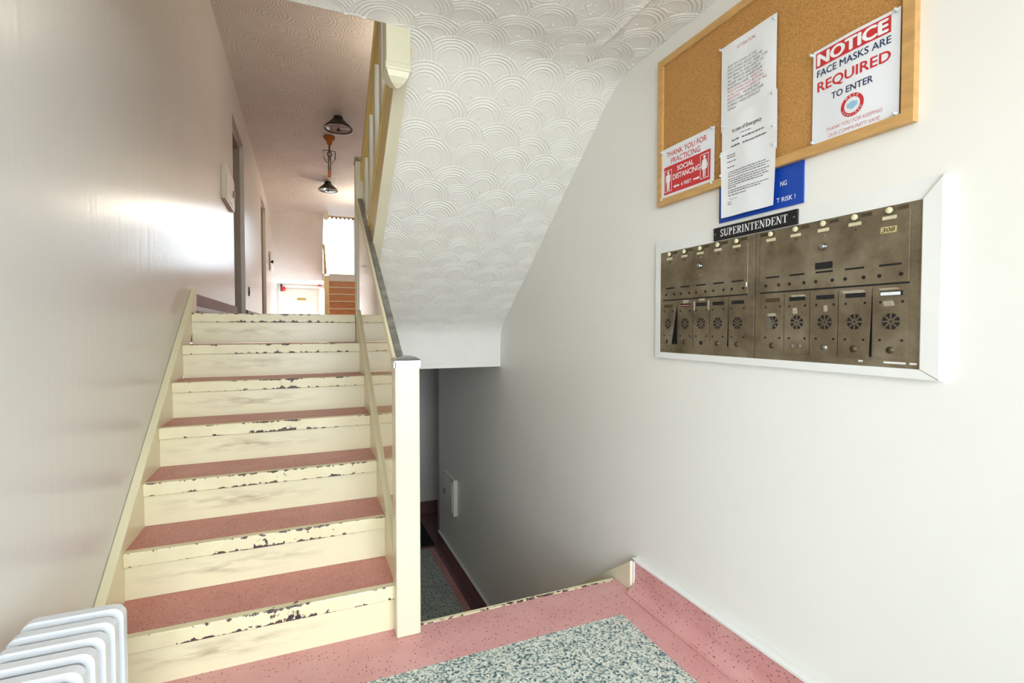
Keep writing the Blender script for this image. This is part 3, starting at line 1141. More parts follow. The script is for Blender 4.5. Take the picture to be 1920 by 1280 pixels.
# --- social distancing sign
sd = thing('sign', 'red and white social distancing sign at the lower left of the cork board', 'sign', (1.41, 1.56, 1.751))
sg = lambda y, z: 1.4088 - 0.002 * math.sin((y - 1.42) * 9 + z * 3) ** 2
sheet('sheet', 1.418, 1.710, 1.751, 1.966, sg, 'poster', sd, edge=lambda a, b, y, z: (y, z + 0.0))
link_mesh('red_field', flat_wall(bmesh.new(), 0, 1.437, 1.693, 1.775, 1.889, sg, 8), 'red', sd)
sg2 = lambda y, z: sg(y, z) - 0.0005
text_wall('lettering', [('THANK YOU FOR', 1.679, 1.457, 1.926, 1.948, 0.008, 0), ('PRACTICING', 1.652, 1.49, 1.895, 1.918, 0.008, 0)], 0, 'red', sd, sg)
text_wall('lettering', [('SOCIAL', 1.615, 1.524, 1.857, 1.877, 0.028, 0), ('DISTANCING', 1.640, 1.491, 1.826, 1.848, 0.024, 0), ('6 FEET', 1.592, 1.535, 1.791, 1.805, 0.02, 0)], 0, 'white_ink', sd, sg2)
for y0, y1, z0, z1 in ((1.646, 1.689, 1.785, 1.873), (1.446, 1.489, 1.787, 1.879)):
    w = 0.0022
    bm = bmesh.new()
    for a in ((y0, y0 + w, z0, z1), (y1 - w, y1, z0, z1), (y0 + w, y1 - w, z0, z0 + w), (y0 + w, y1 - w, z1 - w, z1)):
        flat_wall(bm, 0, *a, sg2, 1, 0.0004)
    link_mesh('pictogram_frame', bm, 'white_ink', sd)



def figure(cy, z0, h, skirt):
    bm = bmesh.new()
    poly_wall(bm, [(cy + 0.0062 * math.cos(a), z0 + h - 0.006 + 0.0062 * math.sin(a)) for a in np.linspace(0, 2 * PI, 13)[:-1]], 0, 0.0005, sg2)
    if skirt:
        poly_wall(bm, [(cy + 0.007, z0 + h * 0.83), (cy - 0.007, z0 + h * 0.83), (cy - 0.014, z0 + h * 0.36), (cy + 0.014, z0 + h * 0.36)], 0, 0.0005, sg2)
        for s in (1, -1):
            poly_wall(bm, [(cy + s * 0.006, z0 + h * 0.83), (cy + s * 0.010, z0 + h * 0.80), (cy + s * 0.018, z0 + h * 0.46), (cy + s * 0.0145, z0 + h * 0.45)], 0, 0.0006, sg2)
            poly_wall(bm, [(cy + s * 0.0012, z0 + h * 0.37), (cy + s * 0.007, z0 + h * 0.37), (cy + s * 0.006, z0), (cy + s * 0.0015, z0)], 0, 0.0006, sg2)
    else:
        poly_wall(bm, [(cy + 0.010, z0 + h * 0.83), (cy - 0.010, z0 + h * 0.83), (cy - 0.009, z0 + h * 0.42), (cy + 0.009, z0 + h * 0.42)], 0, 0.0005, sg2)
        for s in (1, -1):
            poly_wall(bm, [(cy + s * 0.009, z0 + h * 0.83), (cy + s * 0.0135, z0 + h * 0.79), (cy + s * 0.0135, z0 + h * 0.44), (cy + s * 0.0105, z0 + h * 0.44)], 0, 0.0006, sg2)
            poly_wall(bm, [(cy + s * 0.0008, z0 + h * 0.43), (cy + s * 0.009, z0 + h * 0.43), (cy + s * 0.008, z0), (cy + s * 0.001, z0)], 0, 0.0006, sg2)
    return bm


link_mesh('man_pictogram', figure(1.6675, 1.790, 0.078, False), 'white_ink', sd)
link_mesh('woman_pictogram', figure(1.4675, 1.792, 0.081, True), 'white_ink', sd)
for yt, s in ((1.637, -1), (1.491, 1)):
    zc = 1.7975
    bm = poly_wall(bmesh.new(), [(yt, zc), (yt + s * 0.012, zc + 0.0062), (yt + s * 0.012, zc + 0.003), (yt + s * 0.034, zc + 0.003), (yt + s * 0.034, zc - 0.003), (yt + s * 0.012, zc - 0.003), (yt + s * 0.012, zc - 0.0062)], 0, 0.0005, sg2)
    link_mesh('arrow', bm, 'white_ink', sd)

# --- three overlapping letters down the middle
def wave(k, base=1.4075):
    return lambda y, z: base - 0.004 * math.sin((y - 1.15) * 24 + k) ** 2 * (0.4 + 0.6 * math.sin((z - 1.6) * 9 + k) ** 2) - 0.002


def greek(rows, surf, seed=1):
    """rows: (y_left, y_right, z, height): unreadable small print as word-long strokes"""
    r = random.Random(seed)
    bm = bmesh.new()
    for yl, yr, z, h in rows:
        y = yl
        while y > yr:
            w = r.uniform(0.005, 0.014)
            flat_wall(bm, 0, max(yr, y - w), y, z, z + h * r.uniform(0.75, 1.0), surf, 1, 0.0006)
            y -= w + 0.0022
    return bm


l1 = thing('letter', 'white letter headed ATTENTION, topmost of the three pinned sheets', 'letter', (1.41, 1.27, 1.93))
w1_ = wave(0.3)
sheet('sheet', 1.158, 1.385, 1.925, 2.226, w1_, 'paper', l1)
text_wall('lettering', [('ATTENTION', 1.316, 1.240, 2.191, 2.202, -0.004, 0.2)], 0, 'pink_red', l1, w1_)
blk = ['DUE TO COVID-19 THE', 'FOLLOWING RULES MUST BE', 'FOLLOWED AT ALL TIMES. FOR', 'THE HEALTH AND SAFETY OF', 'ALL TENANTS AND GUESTS', 'PLEASE HELP US KEEP OUR', 'BUILDING SAFE.']
rd = ['FACE COVERS MUST BE WORN', 'IN ALL COMMON AREAS OF THE', 'BUILDING.']
bl2 = ['EACH OTHER AND STAY SAFE', 'DURING THESE DIFFICULT', 'TIMES.']
wid = lambda s: 0.0063 * len(s)
zz = 2.139
it, itr = [], []
for s in blk:
    it.append((s, 1.354, 1.354 - wid(s), zz, zz + 0.0078, 0.0, 0.2))
    if s == 'BUILDING SAFE.':
        itr.append(('MASKS OR', 1.258, 1.258 - wid('MASKS OR'), zz, zz + 0.0078, 0.0, 0.2))
    zz -= 0.0125
for s in rd:
    itr.append((s, 1.354, 1.354 - wid(s), zz, zz + 0.0078, 0.0, 0.2))
    if s == 'BUILDING.':
        it.append(('PLEASE HELP', 1.288, 1.288 - wid('PLEASE HELP'), zz, zz + 0.0078, 0.0, 0.2))
    zz -= 0.0125
for s in bl2:
    it.append((s, 1.354, 1.354 - wid(s), zz, zz + 0.0078, 0.0, 0.2))
    zz -= 0.0125
text_wall('lettering', it, 0, 'ink', l1, w1_)
text_wall('lettering', itr, 0, 'pink_red', l1, w1_)
l2 = thing('letter', 'white sheet headed In case of Emergency, middle of the three pinned sheets', 'letter', (1.41, 1.27, 1.80))
w2_ = wave(1.1, 1.4055)
sheet('sheet', 1.150, 1.378, 1.795, 1.958, w2_, 'paper', l2, edge=lambda a, b, y, z: (y, z + 0.03 * (1 - a) * b - 0.006 * b))
text_wall('lettering', [('In case of Emergency', 1.329, 1.209, 1.902, 1.919, 0.014, 0)], 0, 'ink_dark', l2, w2_)
sp2 = link_mesh('small_print', greek([(1.295, 1.25, 1.893, 0.003), (1.332, 1.30, 1.876, 0.006), (1.288, 1.198, 1.876, 0.005), (1.334, 1.298, 1.856, 0.006), (1.285, 1.190, 1.856, 0.005)], w2_, 4), 'ink', l2)
sp2['kind'] = 'stuff'
l3 = thing('letter', 'white typed letter hanging over the blue sign, lowest of the three pinned sheets', 'letter', (1.41, 1.27, 1.61))
w3_ = wave(2.0, 1.4035)
sheet('sheet', 1.150, 1.380, 1.615, 1.852, w3_, 'paper', l3, edge=lambda a, b, y, z: (y - 0.006 * a * (1 - b) + 0.008 * (1 - a) * (1 - b), z))
rows = [(1.350, 1.315, 1.829, 0.0035), (1.350, 1.315, 1.821, 0.0035), (1.350, 1.310, 1.806, 0.0035), (1.349, 1.316, 1.787, 0.0035)]
for k, e_ in enumerate((1.19, 1.176, 1.19)):
    rows.append((1.345, e_, 1.769 - 0.0075 * k, 0.003))
for k, e_ in enumerate((1.175, 1.19, 1.178, 1.20, 1.31)):
    rows.append((1.345, e_, 1.744 - 0.0075 * k, 0.003))
for k, e_ in enumerate((1.178, 1.21)):
    rows.append((1.345, e_, 1.704 - 0.0075 * k, 0.003))
rows.append((1.345, 1.265, 1.687, 0.003))
rows += [(1.346, 1.33, 1.664, 0.003), (1.346, 1.328, 1.657, 0.003)]
sp3 = link_mesh('small_print', greek(rows, w3_, 8), 'ink', l3)
sp3['kind'] = 'stuff'
sgn = [(w3_(1.34 - 0.003 * i, 1.675) - 0.001, 1.34 - 0.0035 * i, 1.675 + 0.004 * math.sin(i * 1.3) * (1 if i < 5 else 0.4)) for i in range(11)]
link_mesh('signature', tube(sgn, 0.0005, 4), 'ink_dark', l3)

# push pins
def pin(label, y, z, x=1.405):
    o = link_mesh('push_pin', lathe([(0.0, -0.011), (0.0042, -0.0105), (0.0045, -0.008), (0.0026, -0.0065), (0.0026, -0.003), (0.0048, -0.002), (0.0048, 0.0), (0.0008, 0.0), (0.0006, 0.009)], (0, 0, 0), 'x', 10), 'pin', None, True)
    o.location = (x, y, z)
    return tag(o, label, 'push pin', 'clear push pins on the cork board')


for lab, y, z in (('clear push pin at the top left corner of the ATTENTION letter', 1.388, 2.222),
                  ('clear push pin at the top right corner of the ATTENTION letter', 1.166, 2.212),
                  ('clear push pin on the right edge of the letters just below the ATTENTION text', 1.166, 1.975),
                  ('clear push pin at the upper left corner of the In case of Emergency sheet', 1.372, 1.944),
                  ('clear push pin on the right edge of the Emergency sheet', 1.160, 1.868),
                  ('clear push pin on the left edge at the top of the typed letter', 1.378, 1.838),
                  ('clear push pin on the left edge of the typed letter above the blue sign', 1.378, 1.768),
                  ('clear push pin on the right edge at the top of the typed letter', 1.158, 1.778 + 0.03),
                  ('clear push pin at the top left corner of the mask NOTICE poster', 1.036, 2.028),
                  ('clear push pin at the top right corner of the mask NOTICE poster', 0.808, 2.030),
                  ('clear push pin at the lower left corner of the mask NOTICE poster', 1.028, 1.768),
                  ('clear push pin at the lower right corner of the mask NOTICE poster', 0.806, 1.768),
                  ('clear push pin at the lower left corner of the social distancing sign', 1.702, 1.758),
                  ('clear push pin at the top right corner of the social distancing sign', 1.426, 1.960),
                  ('clear push pin at the top left corner of the social distancing sign', 1.704, 1.957),
                  ('clear push pin at the lower right corner of the social distancing sign', 1.424, 1.757)):
    pin(lab, y, z, 1.4045 if 1.1 < y < 1.4 and z < 1.96 else 1.4065)

# --- blue sign and black superintendent plate
bs = thing('sign', 'blue enamel sign with white lettering, mostly hidden behind the letters', 'sign', (XR, 1.24, 1.606))
link_mesh('plate', B(1.4195, XR - 0.0005, 1.069, 1.404, 1.604, 1.7345), 'blue', bs)
text_wall('lettering', [('NG', 1.149, 1.1255, 1.673, 1.689, 0.012, 0), ('T RISK !', 1.162, 1.095, 1.623, 1.638, 0.012, 0)], 1.4195, 'white_ink', bs)

sp = thing('sign', 'black name plate reading SUPERINTENDENT above the mailboxes', 'sign', (XR, 1.245, 1.54))
link_mesh('plate', B(1.404, XR - 0.0005, 1.077, 1.414, 1.539, 1.586, 0.001), 'black', sp)


def serif_word(word, yl, yr, zb, zt, x):
    """upright serif capitals built from stems, hairlines, bowls and bracketless serifs"""
    bm = bmesh.new()
    W = {'S': 0.56, 'U': 0.78, 'P': 0.62, 'E': 0.66, 'R': 0.72, 'I': 0.36, 'N': 0.80, 'T': 0.68, 'D': 0.76}
    st, hl, sf_ = 0.17, 0.065, 0.10
    gap = 0.075
    tot = sum(W[c] for c in word) + gap * (len(word) - 1)
    sy = (yl - yr) / tot
    sz = zt - zb

    def poly(pts, ox):
        poly_wall(bm, [(yl - (ox + a) * sy, zb + b * sz) for a, b in pts], x, 0.0008)

    def rect(a0, a1, b0, b1, ox):
        poly([(a0, b0), (a1, b0), (a1, b1), (a0, b1)], ox)

    def arc(cx, cz, rx, rz, a0, a1, t_side, t_top, ox, n=12):
        for i in range(n):
            p = []
            for a in (a0 + (a1 - a0) * i / n, a0 + (a1 - a0) * (i + 1) / n):
                t = t_side * abs(math.cos(a)) + t_top * abs(math.sin(a))
                p.append(((cx + rx * math.cos(a), cz + rz * math.sin(a)), (cx + (rx - t) * math.cos(a), cz + (rz - t * 0.95) * math.sin(a))))
            poly([p[0][0], p[1][0], p[1][1], p[0][1]], ox)
    ox = 0
    for c in word:
        w = W[c]
        if c in 'PERID':
            s0 = 0.09
            rect(s0, s0 + st, 0, 1, ox)
            rect(0, s0 + st + 0.09, 0, hl, ox)
            if c == 'I':
                rect(0, s0 + st + 0.09, 1 - hl, 1, ox)
            else:
                rect(0, s0 + st, 1 - hl, 1, ox)
        if c == 'P' or c == 'R':
            arc(0.30, 0.735, w * 0.92 - 0.30, 0.265, -PI / 2, PI / 2, st, hl, ox)
            rect(0.2, 0.31, 1 - hl, 1, ox)
            rect(0.2, 0.31, 0.47, 0.47 + hl, ox)
        if c == 'R':
            poly([(0.30, 0.48), (0.46, 0.48), (w, 0.0), (w - 0.2, 0.0)], ox)
            rect(w - 0.2, w + 0.03, 0, hl, ox)
        if c == 'E':
            rect(0.2, w - 0.03, 1 - hl, 1, ox)
            rect(0.2, w, 0, hl, ox)
            rect(0.2, w - 0.2, 0.5, 0.5 + hl, ox)
            poly([(w - 0.10, 0.76), (w - 0.03, 0.76), (w - 0.03, 1), (w - 0.16, 1)], ox)
            poly([(w - 0.14, 0), (w, 0), (w + 0.02, 0.27), (w - 0.05, 0.27)], ox)
            rect(w - 0.25, w - 0.2, 0.40, 0.66, ox)
        if c == 'D':
            arc(0.28, 0.5, w - 0.28, 0.5, -PI / 2, PI / 2, st, hl, ox, 16)
            rect(0.2, 0.29, 1 - hl, 1, ox)
            rect(0.2, 0.29, 0, hl, ox)
        if c == 'T':
            m_ = w / 2
            rect(m_ - st / 2, m_ + st / 2, 0, 1, ox)
            rect(0.02, w - 0.02, 1 - hl, 1, ox)
            rect(m_ - 0.18, m_ + 0.18, 0, hl, ox)
            poly([(0.0, 0.74), (0.05, 0.74), (0.12, 1), (0.02, 1)], ox)
            poly([(w, 0.74), (w - 0.05, 0.74), (w - 0.12, 1), (w - 0.02, 1)], ox)
        if c == 'N':
            rect(0.09, 0.09 + hl * 1.1, 0, 1, ox)
            rect(w - 0.09 - hl * 1.1, w - 0.09, 0, 1, ox)
            poly([(0.03, 1), (0.23, 1), (w - 0.09, 0.0), (w - 0.24, 0.0)], ox)
            rect(0, 0.26, 0, hl, ox)
            rect(w - 0.25, w, 1 - hl, 1, ox)
            rect(-0.01, 0.15, 1 - hl, 1, ox)
        if c == 'U':
            rect(0.09, 0.09 + st, 0.3, 1, ox)
            rect(w - 0.09 - hl * 1.1, w - 0.09, 0.3, 1, ox)
            rect(0, 0.34, 1 - hl, 1, ox)
            rect(w - 0.25, w, 1 - hl, 1, ox)
            arc(w / 2, 0.31, w / 2 - 0.09, 0.32, -PI, 0, st * 0.75, hl * 1.5, ox)
        if c == 'S':
            arc(w / 2, 0.75, w / 2 - 0.03, 0.26, 0.25, 1.5 * PI, st * 0.7, hl * 1.2, ox)
            arc(w / 2, 0.255, w / 2 - 0.02, 0.265, -PI + 0.25, PI / 2, st * 0.7, hl * 1.2, ox)
            poly([(w - 0.10, 0.70), (w - 0.04, 0.70), (w - 0.04, 0.98), (w - 0.08, 0.98)], ox)
            poly([(0.04, 0.02), (0.08, 0.02), (0.10, 0.32), (0.04, 0.32)], ox)
        ox += w + gap
    return bm


link_mesh('lettering', serif_word('SUPERINTENDENT', 1.381, 1.109, 1.5505, 1.5765, 1.404), 'white_ink', sp)
for y in (1.404, 1.086):
    link_mesh('screw', lathe([(0.0032, 0), (0.003, -0.002), (0, -0.0026)], (1.404, y, 1.562), 'x', 10), 'steel', sp)

# ---------------------------------------------------------------- mailboxes
FY0, FY1, FZ0, FZ1 = 0.697, 1.750, 1.090, 1.588
MY0, MY1, MZ0, MZ1 = 0.742, 1.718, 1.116, 1.537
mf = S('trim_5', prism([(FY0, FZ0), (FY1, FZ0), (MY1, MZ0), (MY0, MZ0)], 'x', 1.408, XR + 0.001, bev=0.003), 'white_paint')
S('frame_board', prism([(FY0, FZ1), (FY1, FZ1), (MY1, MZ1), (MY0, MZ1)], 'x', 1.412, XR + 0.001), 'white_paint', mf)
S('frame_board', prism([(FY0, FZ0), (FY0, FZ1), (MY0, MZ1), (MY0, MZ0)], 'x', 1.406, XR + 0.001, bev=0.003), 'white_paint', mf)
S('frame_board', prism([(FY1, FZ0), (FY1, FZ1), (MY1, MZ1), (MY1, MZ0)], 'x', 1.412, XR + 0.001), 'white_paint', mf)
XM = 1.4125   # face plate


def disc_x(bm, y, z, r, x0, x1, seg=12, dome=0.0):
    lathe([(r, x0), (r, x1), (r * 0.7, x1 - dome), (0, x1 - dome * 1.3)] if dome else [(r, x0), (r, x1)], (0, y, z), 'x', seg, bm)
    return bm


def petal_vent(y, z, r, x, surf=None):
    bm = bmesh.new()
    for k in range(8):
        a = 2 * PI * k / 8 + PI / 8
        d = PI / 8 * 0.74
        pts = [(y + r * 0.30 * math.cos(a), z + r * 0.30 * math.sin(a))]
        for t in (-d, -d / 3, d / 3, d):
            pts.append((y + r * math.cos(a + t), z + r * math.sin(a + t)))
        poly_wall(bm, pts, x, 0.0007, surf)
    poly_wall(bm, [(y + r * 0.14 * math.cos(2 * PI * i / 8), z + r * 0.14 * math.sin(2 * PI * i / 8)) for i in range(8)], x, 0.0007, surf)
    return bm


def mail_bank(label, y0, y1, upy0, upy1, upz1, dys, dz0, dz1, btns, locks, vents, slots, twist, side):
    mb = thing('mailbox_bank', label, 'mailbox', (1.42, (y0 + y1) / 2, MZ0), 'bronze mailbox banks')
    link_mesh('face_plate', B(XM, XR + 0.001, y0, y1, MZ0, MZ1, 0.001), 'bronze', mb)
    pz0 = 1.337
    upn = link_mesh('upper_panel', B(XM - 0.0035, XM, upy0, upy1, pz0, upz1, 0.0008), 'bronze', mb)
    link_mesh('panel_gap', B(XM - 0.0012, XM, upy0, upy1, pz0 - 0.0045, pz0 - 0.0005), 'dark', mb)
    xp = XM - 0.0035
    ly = btns[2]
    link_mesh('lock', lathe([(0.0115, 0), (0.011, -0.003), (0.0085, -0.006), (0.0085, -0.011), (0.006, -0.0125), (0, -0.0125)], (xp, ly - 0.001, 1.4575), 'x', 18), 'chrome', upn, True)
    for z in (1.4895, 1.421):
        link_mesh('screw', disc_x(bmesh.new(), ly - 0.002, z, 0.0042, xp, xp - 0.0012, 10, 0.0008), 'steel', upn)
    for a, b in slots:
        link_mesh('slot', B(xp - 0.0005, xp, b, a, 1.381, 1.3865), 'dark', upn)
        for y in (a - 0.001, b + 0.001):
            link_mesh('hole', disc_x(bmesh.new(), y, 1.357, 0.0052, xp, xp - 0.0006), 'dark', upn)
    for i, y in enumerate(btns):
        b = link_mesh('call_button', lathe([(0.0112, 0), (0.0112, -0.004), (0.009, -0.0055), (0.009, -0.0055)], (XM, y, 1.5245), 'x', 18), 'bronze_dark', mb, True)
        link_mesh('button_cap', lathe([(0.0085, -0.0055), (0.0085, -0.008), (0.006, -0.0095), (0, -0.0098)], (XM, y, 1.5245), 'x', 16), 'button', b, True)
        link_mesh('name_tag', B(xp - 0.0008, xp, y - 0.017, y + 0.017, 1.5015, 1.5105), 'label', mb)
        dy = -0.029 if not (side == 'r' and i == 0) else 0.029
        link_mesh('bell_plate', B(XM - 0.0012, XM, y + dy - 0.013, y + dy + 0.013, 1.5225, 1.5315), 'bronze_dark', mb)
        if i != 2 and not (side == 'r' and i == 4):
            link_mesh('screw', disc_x(bmesh.new(), y - 0.003, 1.4915, 0.0042, xp, xp - 0.0012, 10, 0.0008), 'bronze_dark', mb)
    for i in range(5):
        a, b = dys[i], dys[i + 1]
        tw = twist.get(i, 0)
        xd = XM - 0.0028
        f = lambda y, z, a=a, b=b, tw=tw: -tw * ((a - y) / (a - b)) ** 1.5 * ((dz1 - z) / (dz1 - dz0))
        bm = bmesh.new()
        nn = 5
        g = {}
        for p in range(nn + 1):
            for q in range(nn + 1):
                y = a - 0.0012 - (a - b - 0.0024) * p / nn
                z = dz0 + (dz1 - dz0) * q / nn
                for lay, dx in ((0, 0.0), (1, 0.0022)):
                    g[p, q, lay] = bm.verts.new((xd + dx + f(y, z), y, z))
        for p in range(nn):
            for q in range(nn):
                for lay in (0, 1):
                    bm.faces.new((g[p, q, lay], g[p + 1, q, lay], g[p + 1, q + 1, lay], g[p, q + 1, lay]))
        for p in range(nn):
            for q in (0, nn):
                bm.faces.new((g[p, q, 0], g[p + 1, q, 0], g[p + 1, q, 1], g[p, q, 1]))
                bm.faces.new((g[q, p, 0], g[q, p + 1, 0], g[q, p + 1, 1], g[q, p, 1]))
        dr = link_mesh('mailbox_door', bm, 'bronze', mb)
        vy = vents[i]
        fx = xd + f(vy, 1.236)
        link_mesh('vent', petal_vent(vy, 1.236, 0.0215, fx, lambda y, z, xd=xd, f=f: xd + f(y, z)), 'dark', dr)
        nsx = xd + f(vy, 1.31)
        link_mesh('name_slot', B(nsx - 0.001, nsx + 0.001, vy - 0.027, vy + 0.027, 1.303, 1.3155), 'dark' if i not in (0,) else 'bronze_dark', dr)
        hb = bmesh.new()
        for hy in (vy - 0.0265, vy + 0.0265):
            for hz in (1.287, 1.187):
                disc_x(hb, hy, hz, 0.0036, xd + f(hy, hz) + 0.001, xd + f(hy, hz) - 0.0006, 10)
        link_mesh('screw_holes', hb, 'dark', dr)
        lk = locks[i]
        fl_ = xd + f(vy, 1.161)
        if lk == 'hole':
            link_mesh('lock_hole', disc_x(bmesh.new(), vy, 1.1615, 0.0085, fl_ + 0.001, fl_ - 0.0007, 14), 'dark', dr)
        elif lk == 'bolts':
            for dy in (0.012, -0.012):
                link_mesh('bolt', disc_x(bmesh.new(), vy + dy, 1.1625, 0.0065, fl_ + 0.001, fl_ - 0.003, 12, 0.0015), 'chrome', dr)
        else:
            link_mesh('lock', lathe([(0.0095, 0.001), (0.0095, -0.0025), (0.006, -0.003), (0.0055, -0.0045), (0, -0.005)], (fl_, vy, 1.1615), 'x', 14), 'bronze_dark' if lk == 'dull' else 'steel', dr, True)
    # behind the twisted doors the box is dark
    for i in twist:
        link_mesh('box_opening', B(XM - 0.0004, XM, dys[i + 1] - 0.002, dys[i] - 0.005, dz0 + 0.004, dz1 - 0.02), 'dark', mb)
    return mb


bankL = mail_bank('left bronze mailbox bank of five small doors, one bent ajar at its far end', 1.237, MY1, 1.264, 1.700, 1.511,
                  [1.695, 1.611, 1.522, 1.434, 1.345, 1.258], 1.148, 1.3295, [1.658, 1.571, 1.485, 1.397, 1.311],
                  ['hole', 'dull', 'hole', 'dull', 'dull'], [1.660, 1.565, 1.478, 1.393, 1.304],
                  [(1.678, 1.627), (1.591, 1.541), (1.506, 1.456), (1.418, 1.368), (1.332, 1.280)], {0: 0.030, 3: 0.007}, 'l')
bankR = mail_bank('right bronze mailbox bank of five doors with the 308 number sticker', MY0, 1.234, 0.769, 1.213, 1.519,
                  [1.208, 1.121, 1.034, 0.948, 0.856, 0.767], 1.138, 1.326, [1.172, 1.084, 0.995, 0.905, 0.817],
                  ['dull', 'bolts', 'steel', 'dull', 'dull'], [1.163, 1.076, 0.987, 0.900, 0.809],
                  [(1.190, 1.140), (1.104, 1.053), (1.017, 0.965), (0.930, 0.878), (0.840, 0.786)], {3: 0.012}, 'r')
# details only one bank has
xp = XM - 0.0035
st_ = link_mesh('number_sticker', prism([(0.838, 1.4675), (0.800, 1.4665), (0.799, 1.4825), (0.837, 1.4835)], 'x', xp - 0.0008, xp), 'yellow_label', bankR, label='yellow sticker reading 308')
text_wall('lettering', [('308', 0.835, 0.8025, 1.4695, 1.4805, 0.01, 0.25)], xp - 0.0008, 'ink_dark', bankR)
link_mesh('label_holder', B(xp - 0.0015, xp, 0.966, 1.018, 1.392, 1.412), 'dark', bankR)
link_mesh('white_strip', B(1.4035, 1.4045, 0.785, 0.832, 1.3040, 1.3125), 'paper', bankR)
for i, (y, z, a, b) in enumerate(((1.165, 1.262, 0.018, 0.008), (1.083, 1.272, 0.008, 0.016), (0.985, 1.276, 0.006, 0.016), (0.815, 1.283, 0.014, 0.012), (1.072, 1.318, 0.026, 0.006), (0.905, 1.3195, 0.034, 0.007), (0.815, 1.3215, 0.026, 0.004))):
    link_mesh('tape_scrap', B(1.4078, 1.4082, y - a, y + a, z - b * 0.6, z + b * 0.6) if False else prism([(y - a, z - b * 0.5), (y + a * 0.8, z - b * 0.6), (y + a, z + b * 0.5), (y - a * 0.7, z + b * 0.6)], 'x', XM - 0.0036, XM - 0.0028), 'tape', bankR)
link_mesh('tape_scrap', prism([(1.187, 1.214), (1.166, 1.216), (1.160, 1.232), (1.172, 1.255), (1.186, 1.246)], 'x', XM - 0.0048, XM - 0.0036), 'steel', bankR)
for y, a in ((0.80, 0.026), (0.757, 0.008), (0.885, 0.006)):
    link_mesh('paint_smear', B(XM - 0.0004, XM, y - a, y + a, 1.126, 1.131), 'white_paint', bankR)
for i, (y, z, a, b) in enumerate(((1.475, 1.327, 0.014, 0.005), (1.562, 1.324, 0.014, 0.006), (1.515, 1.305, 0.004, 0.018), (1.440, 1.305, 0.004, 0.018))):
    link_mesh('tape_scrap', B(XM - 0.0040, XM - 0.0028, y - a, y + a, z - b, z + b), 'tape', bankL)
link_mesh('red_strip', B(XM - 0.0044, XM - 0.003, 1.540, 1.592, 1.3065, 1.3105), 'pink_red', bankL)
link_mesh('white_strip', B(XM - 0.0040, XM, 1.2645, 1.2705, 1.361, 1.377), 'paper', bankL)

# ---------------------------------------------------------------- electrical cabinets
def cabinet(label, wall_x, s, y0, y1, z0, z1, depth=0.05):
    """s=+1: mounted on the left wall facing +X, s=-1: on the right wall facing -X"""
    c = thing('electrical_cabinet', label, 'cabinet', (wall_x, (y0 + y1) / 2, z0))
    X = lambda d: wall_x + s * d

    def bx(d0, d1, *a, bev=0.0):
        x0, x1 = sorted((X(d0), X(d1)))
        return B(x0, x1, *a, bev)
    link_mesh('cabinet_body', bx(0.0005, depth, y0, y1, z0, z1, bev=0.004), 'box_paint', c)
    d = link_mesh('cabinet_door', bx(depth, depth + 0.006, y0 + 0.03, y1 - 0.03, z0 + 0.03, z1 - 0.03, bev=0.002), M['wall_left'], c)
    yl = y1 - 0.12
    link_mesh('latch', bx(depth + 0.006, depth + 0.02, yl - 0.02, yl + 0.02, (z0 + z1) / 2 - 0.03, (z0 + z1) / 2 + 0.03, bev=0.004), 'chrome', d)
    return c


cabinet('shallow cream electrical cabinet on the left wall beside the first corridor door', XL, 1, 5.13, 5.74, 2.38, 2.69, 0.036)
cabinet('small cream electrical cabinet low on the right wall of the basement passage', XR, -1, 4.82, 5.24, -0.70, -0.33, 0.045)
pn = thing('wall_panel', 'narrow brown wall panel with a dark knob at the end of the corridor', 'panel', (XL, 11.9, 2.43))
pf = link_mesh('panel_face', B(XL + 0.0005, XL + 0.03, 11.78, 12.0, 2.45, 2.84, 0.004), 'door', pn)
link_mesh('knob', lathe([(0.02, 0), (0.02, 0.02), (0.035, 0.03), (0.03, 0.05), (0, 0.055)], (XL + 0.03, 11.93, 2.64), 'x', 14), 'rubber', pn, True)
sw = thing('light_switch', 'dark slim switch plate low on the corridor wall between the two doors', 'switch', (XL, 7.5, 1.85))
sp_ = link_mesh('switch_plate', B(XL + 0.0005, XL + 0.008, 7.42, 7.50, 1.64, 1.76, 0.002), 'rubber', sw)
link_mesh('toggle', B(XL + 0.008, XL + 0.02, 7.45, 7.47, 1.69, 1.71, 0.002), 'steel', sw)

# ---------------------------------------------------------------- corridor ceiling fixtures
def lamp(label, x, y):
    c = thing('ceiling_light', label, 'lamp', (x, y, ZCEIL), 'dark hat-shaped corridor ceiling lights')
    link_mesh('canopy', lathe([(0.055, 0), (0.062, -0.03), (0.070, -0.06), (0.060, -0.07)], (x, y, ZCEIL - 0.001), 'z', 28), 'lamp_metal', c, True)
    link_mesh('shade', lathe([(0.066, -0.035), (0.105, -0.075), (0.150, -0.118), (0.168, -0.138), (0.171, -0.150), (0.163, -0.152), (0.14, -0.13), (0.06, -0.07)], (x, y, ZCEIL), 'z', 36), 'lamp_metal', c, True)
    link_mesh('diffuser', lathe([(0.160, -0.150), (0.14, -0.152), (0.09, -0.155), (0.03, -0.157), (0, -0.157)], (x, y, ZCEIL), 'z', 36), 'lamp_glass', c, True)
    link_mesh('rim', lathe([(0.171, -0.144), (0.174, -0.150), (0.171, -0.157), (0.160, -0.157), (0.160, -0.150)], (x, y, ZCEIL), 'z', 36), 'lamp_metal', c, True)
    link_mesh('finial', lathe([(0.010, -0.155), (0.018, -0.163), (0.016, -0.175), (0, -0.181)], (x, y, ZCEIL), 'z', 14), 'rubber', c, True)
    return c


def lit(name, loc, watts, col=(1.0, 0.86, 0.68), r=0.09):
    l = bpy.data.lights.new(name, 'POINT')
    l.energy = watts
    l.color = col
    l.shadow_soft_size = r
    o = bpy.data.objects.new(name, l)
    o.location = loc
    COL.objects.link(o)


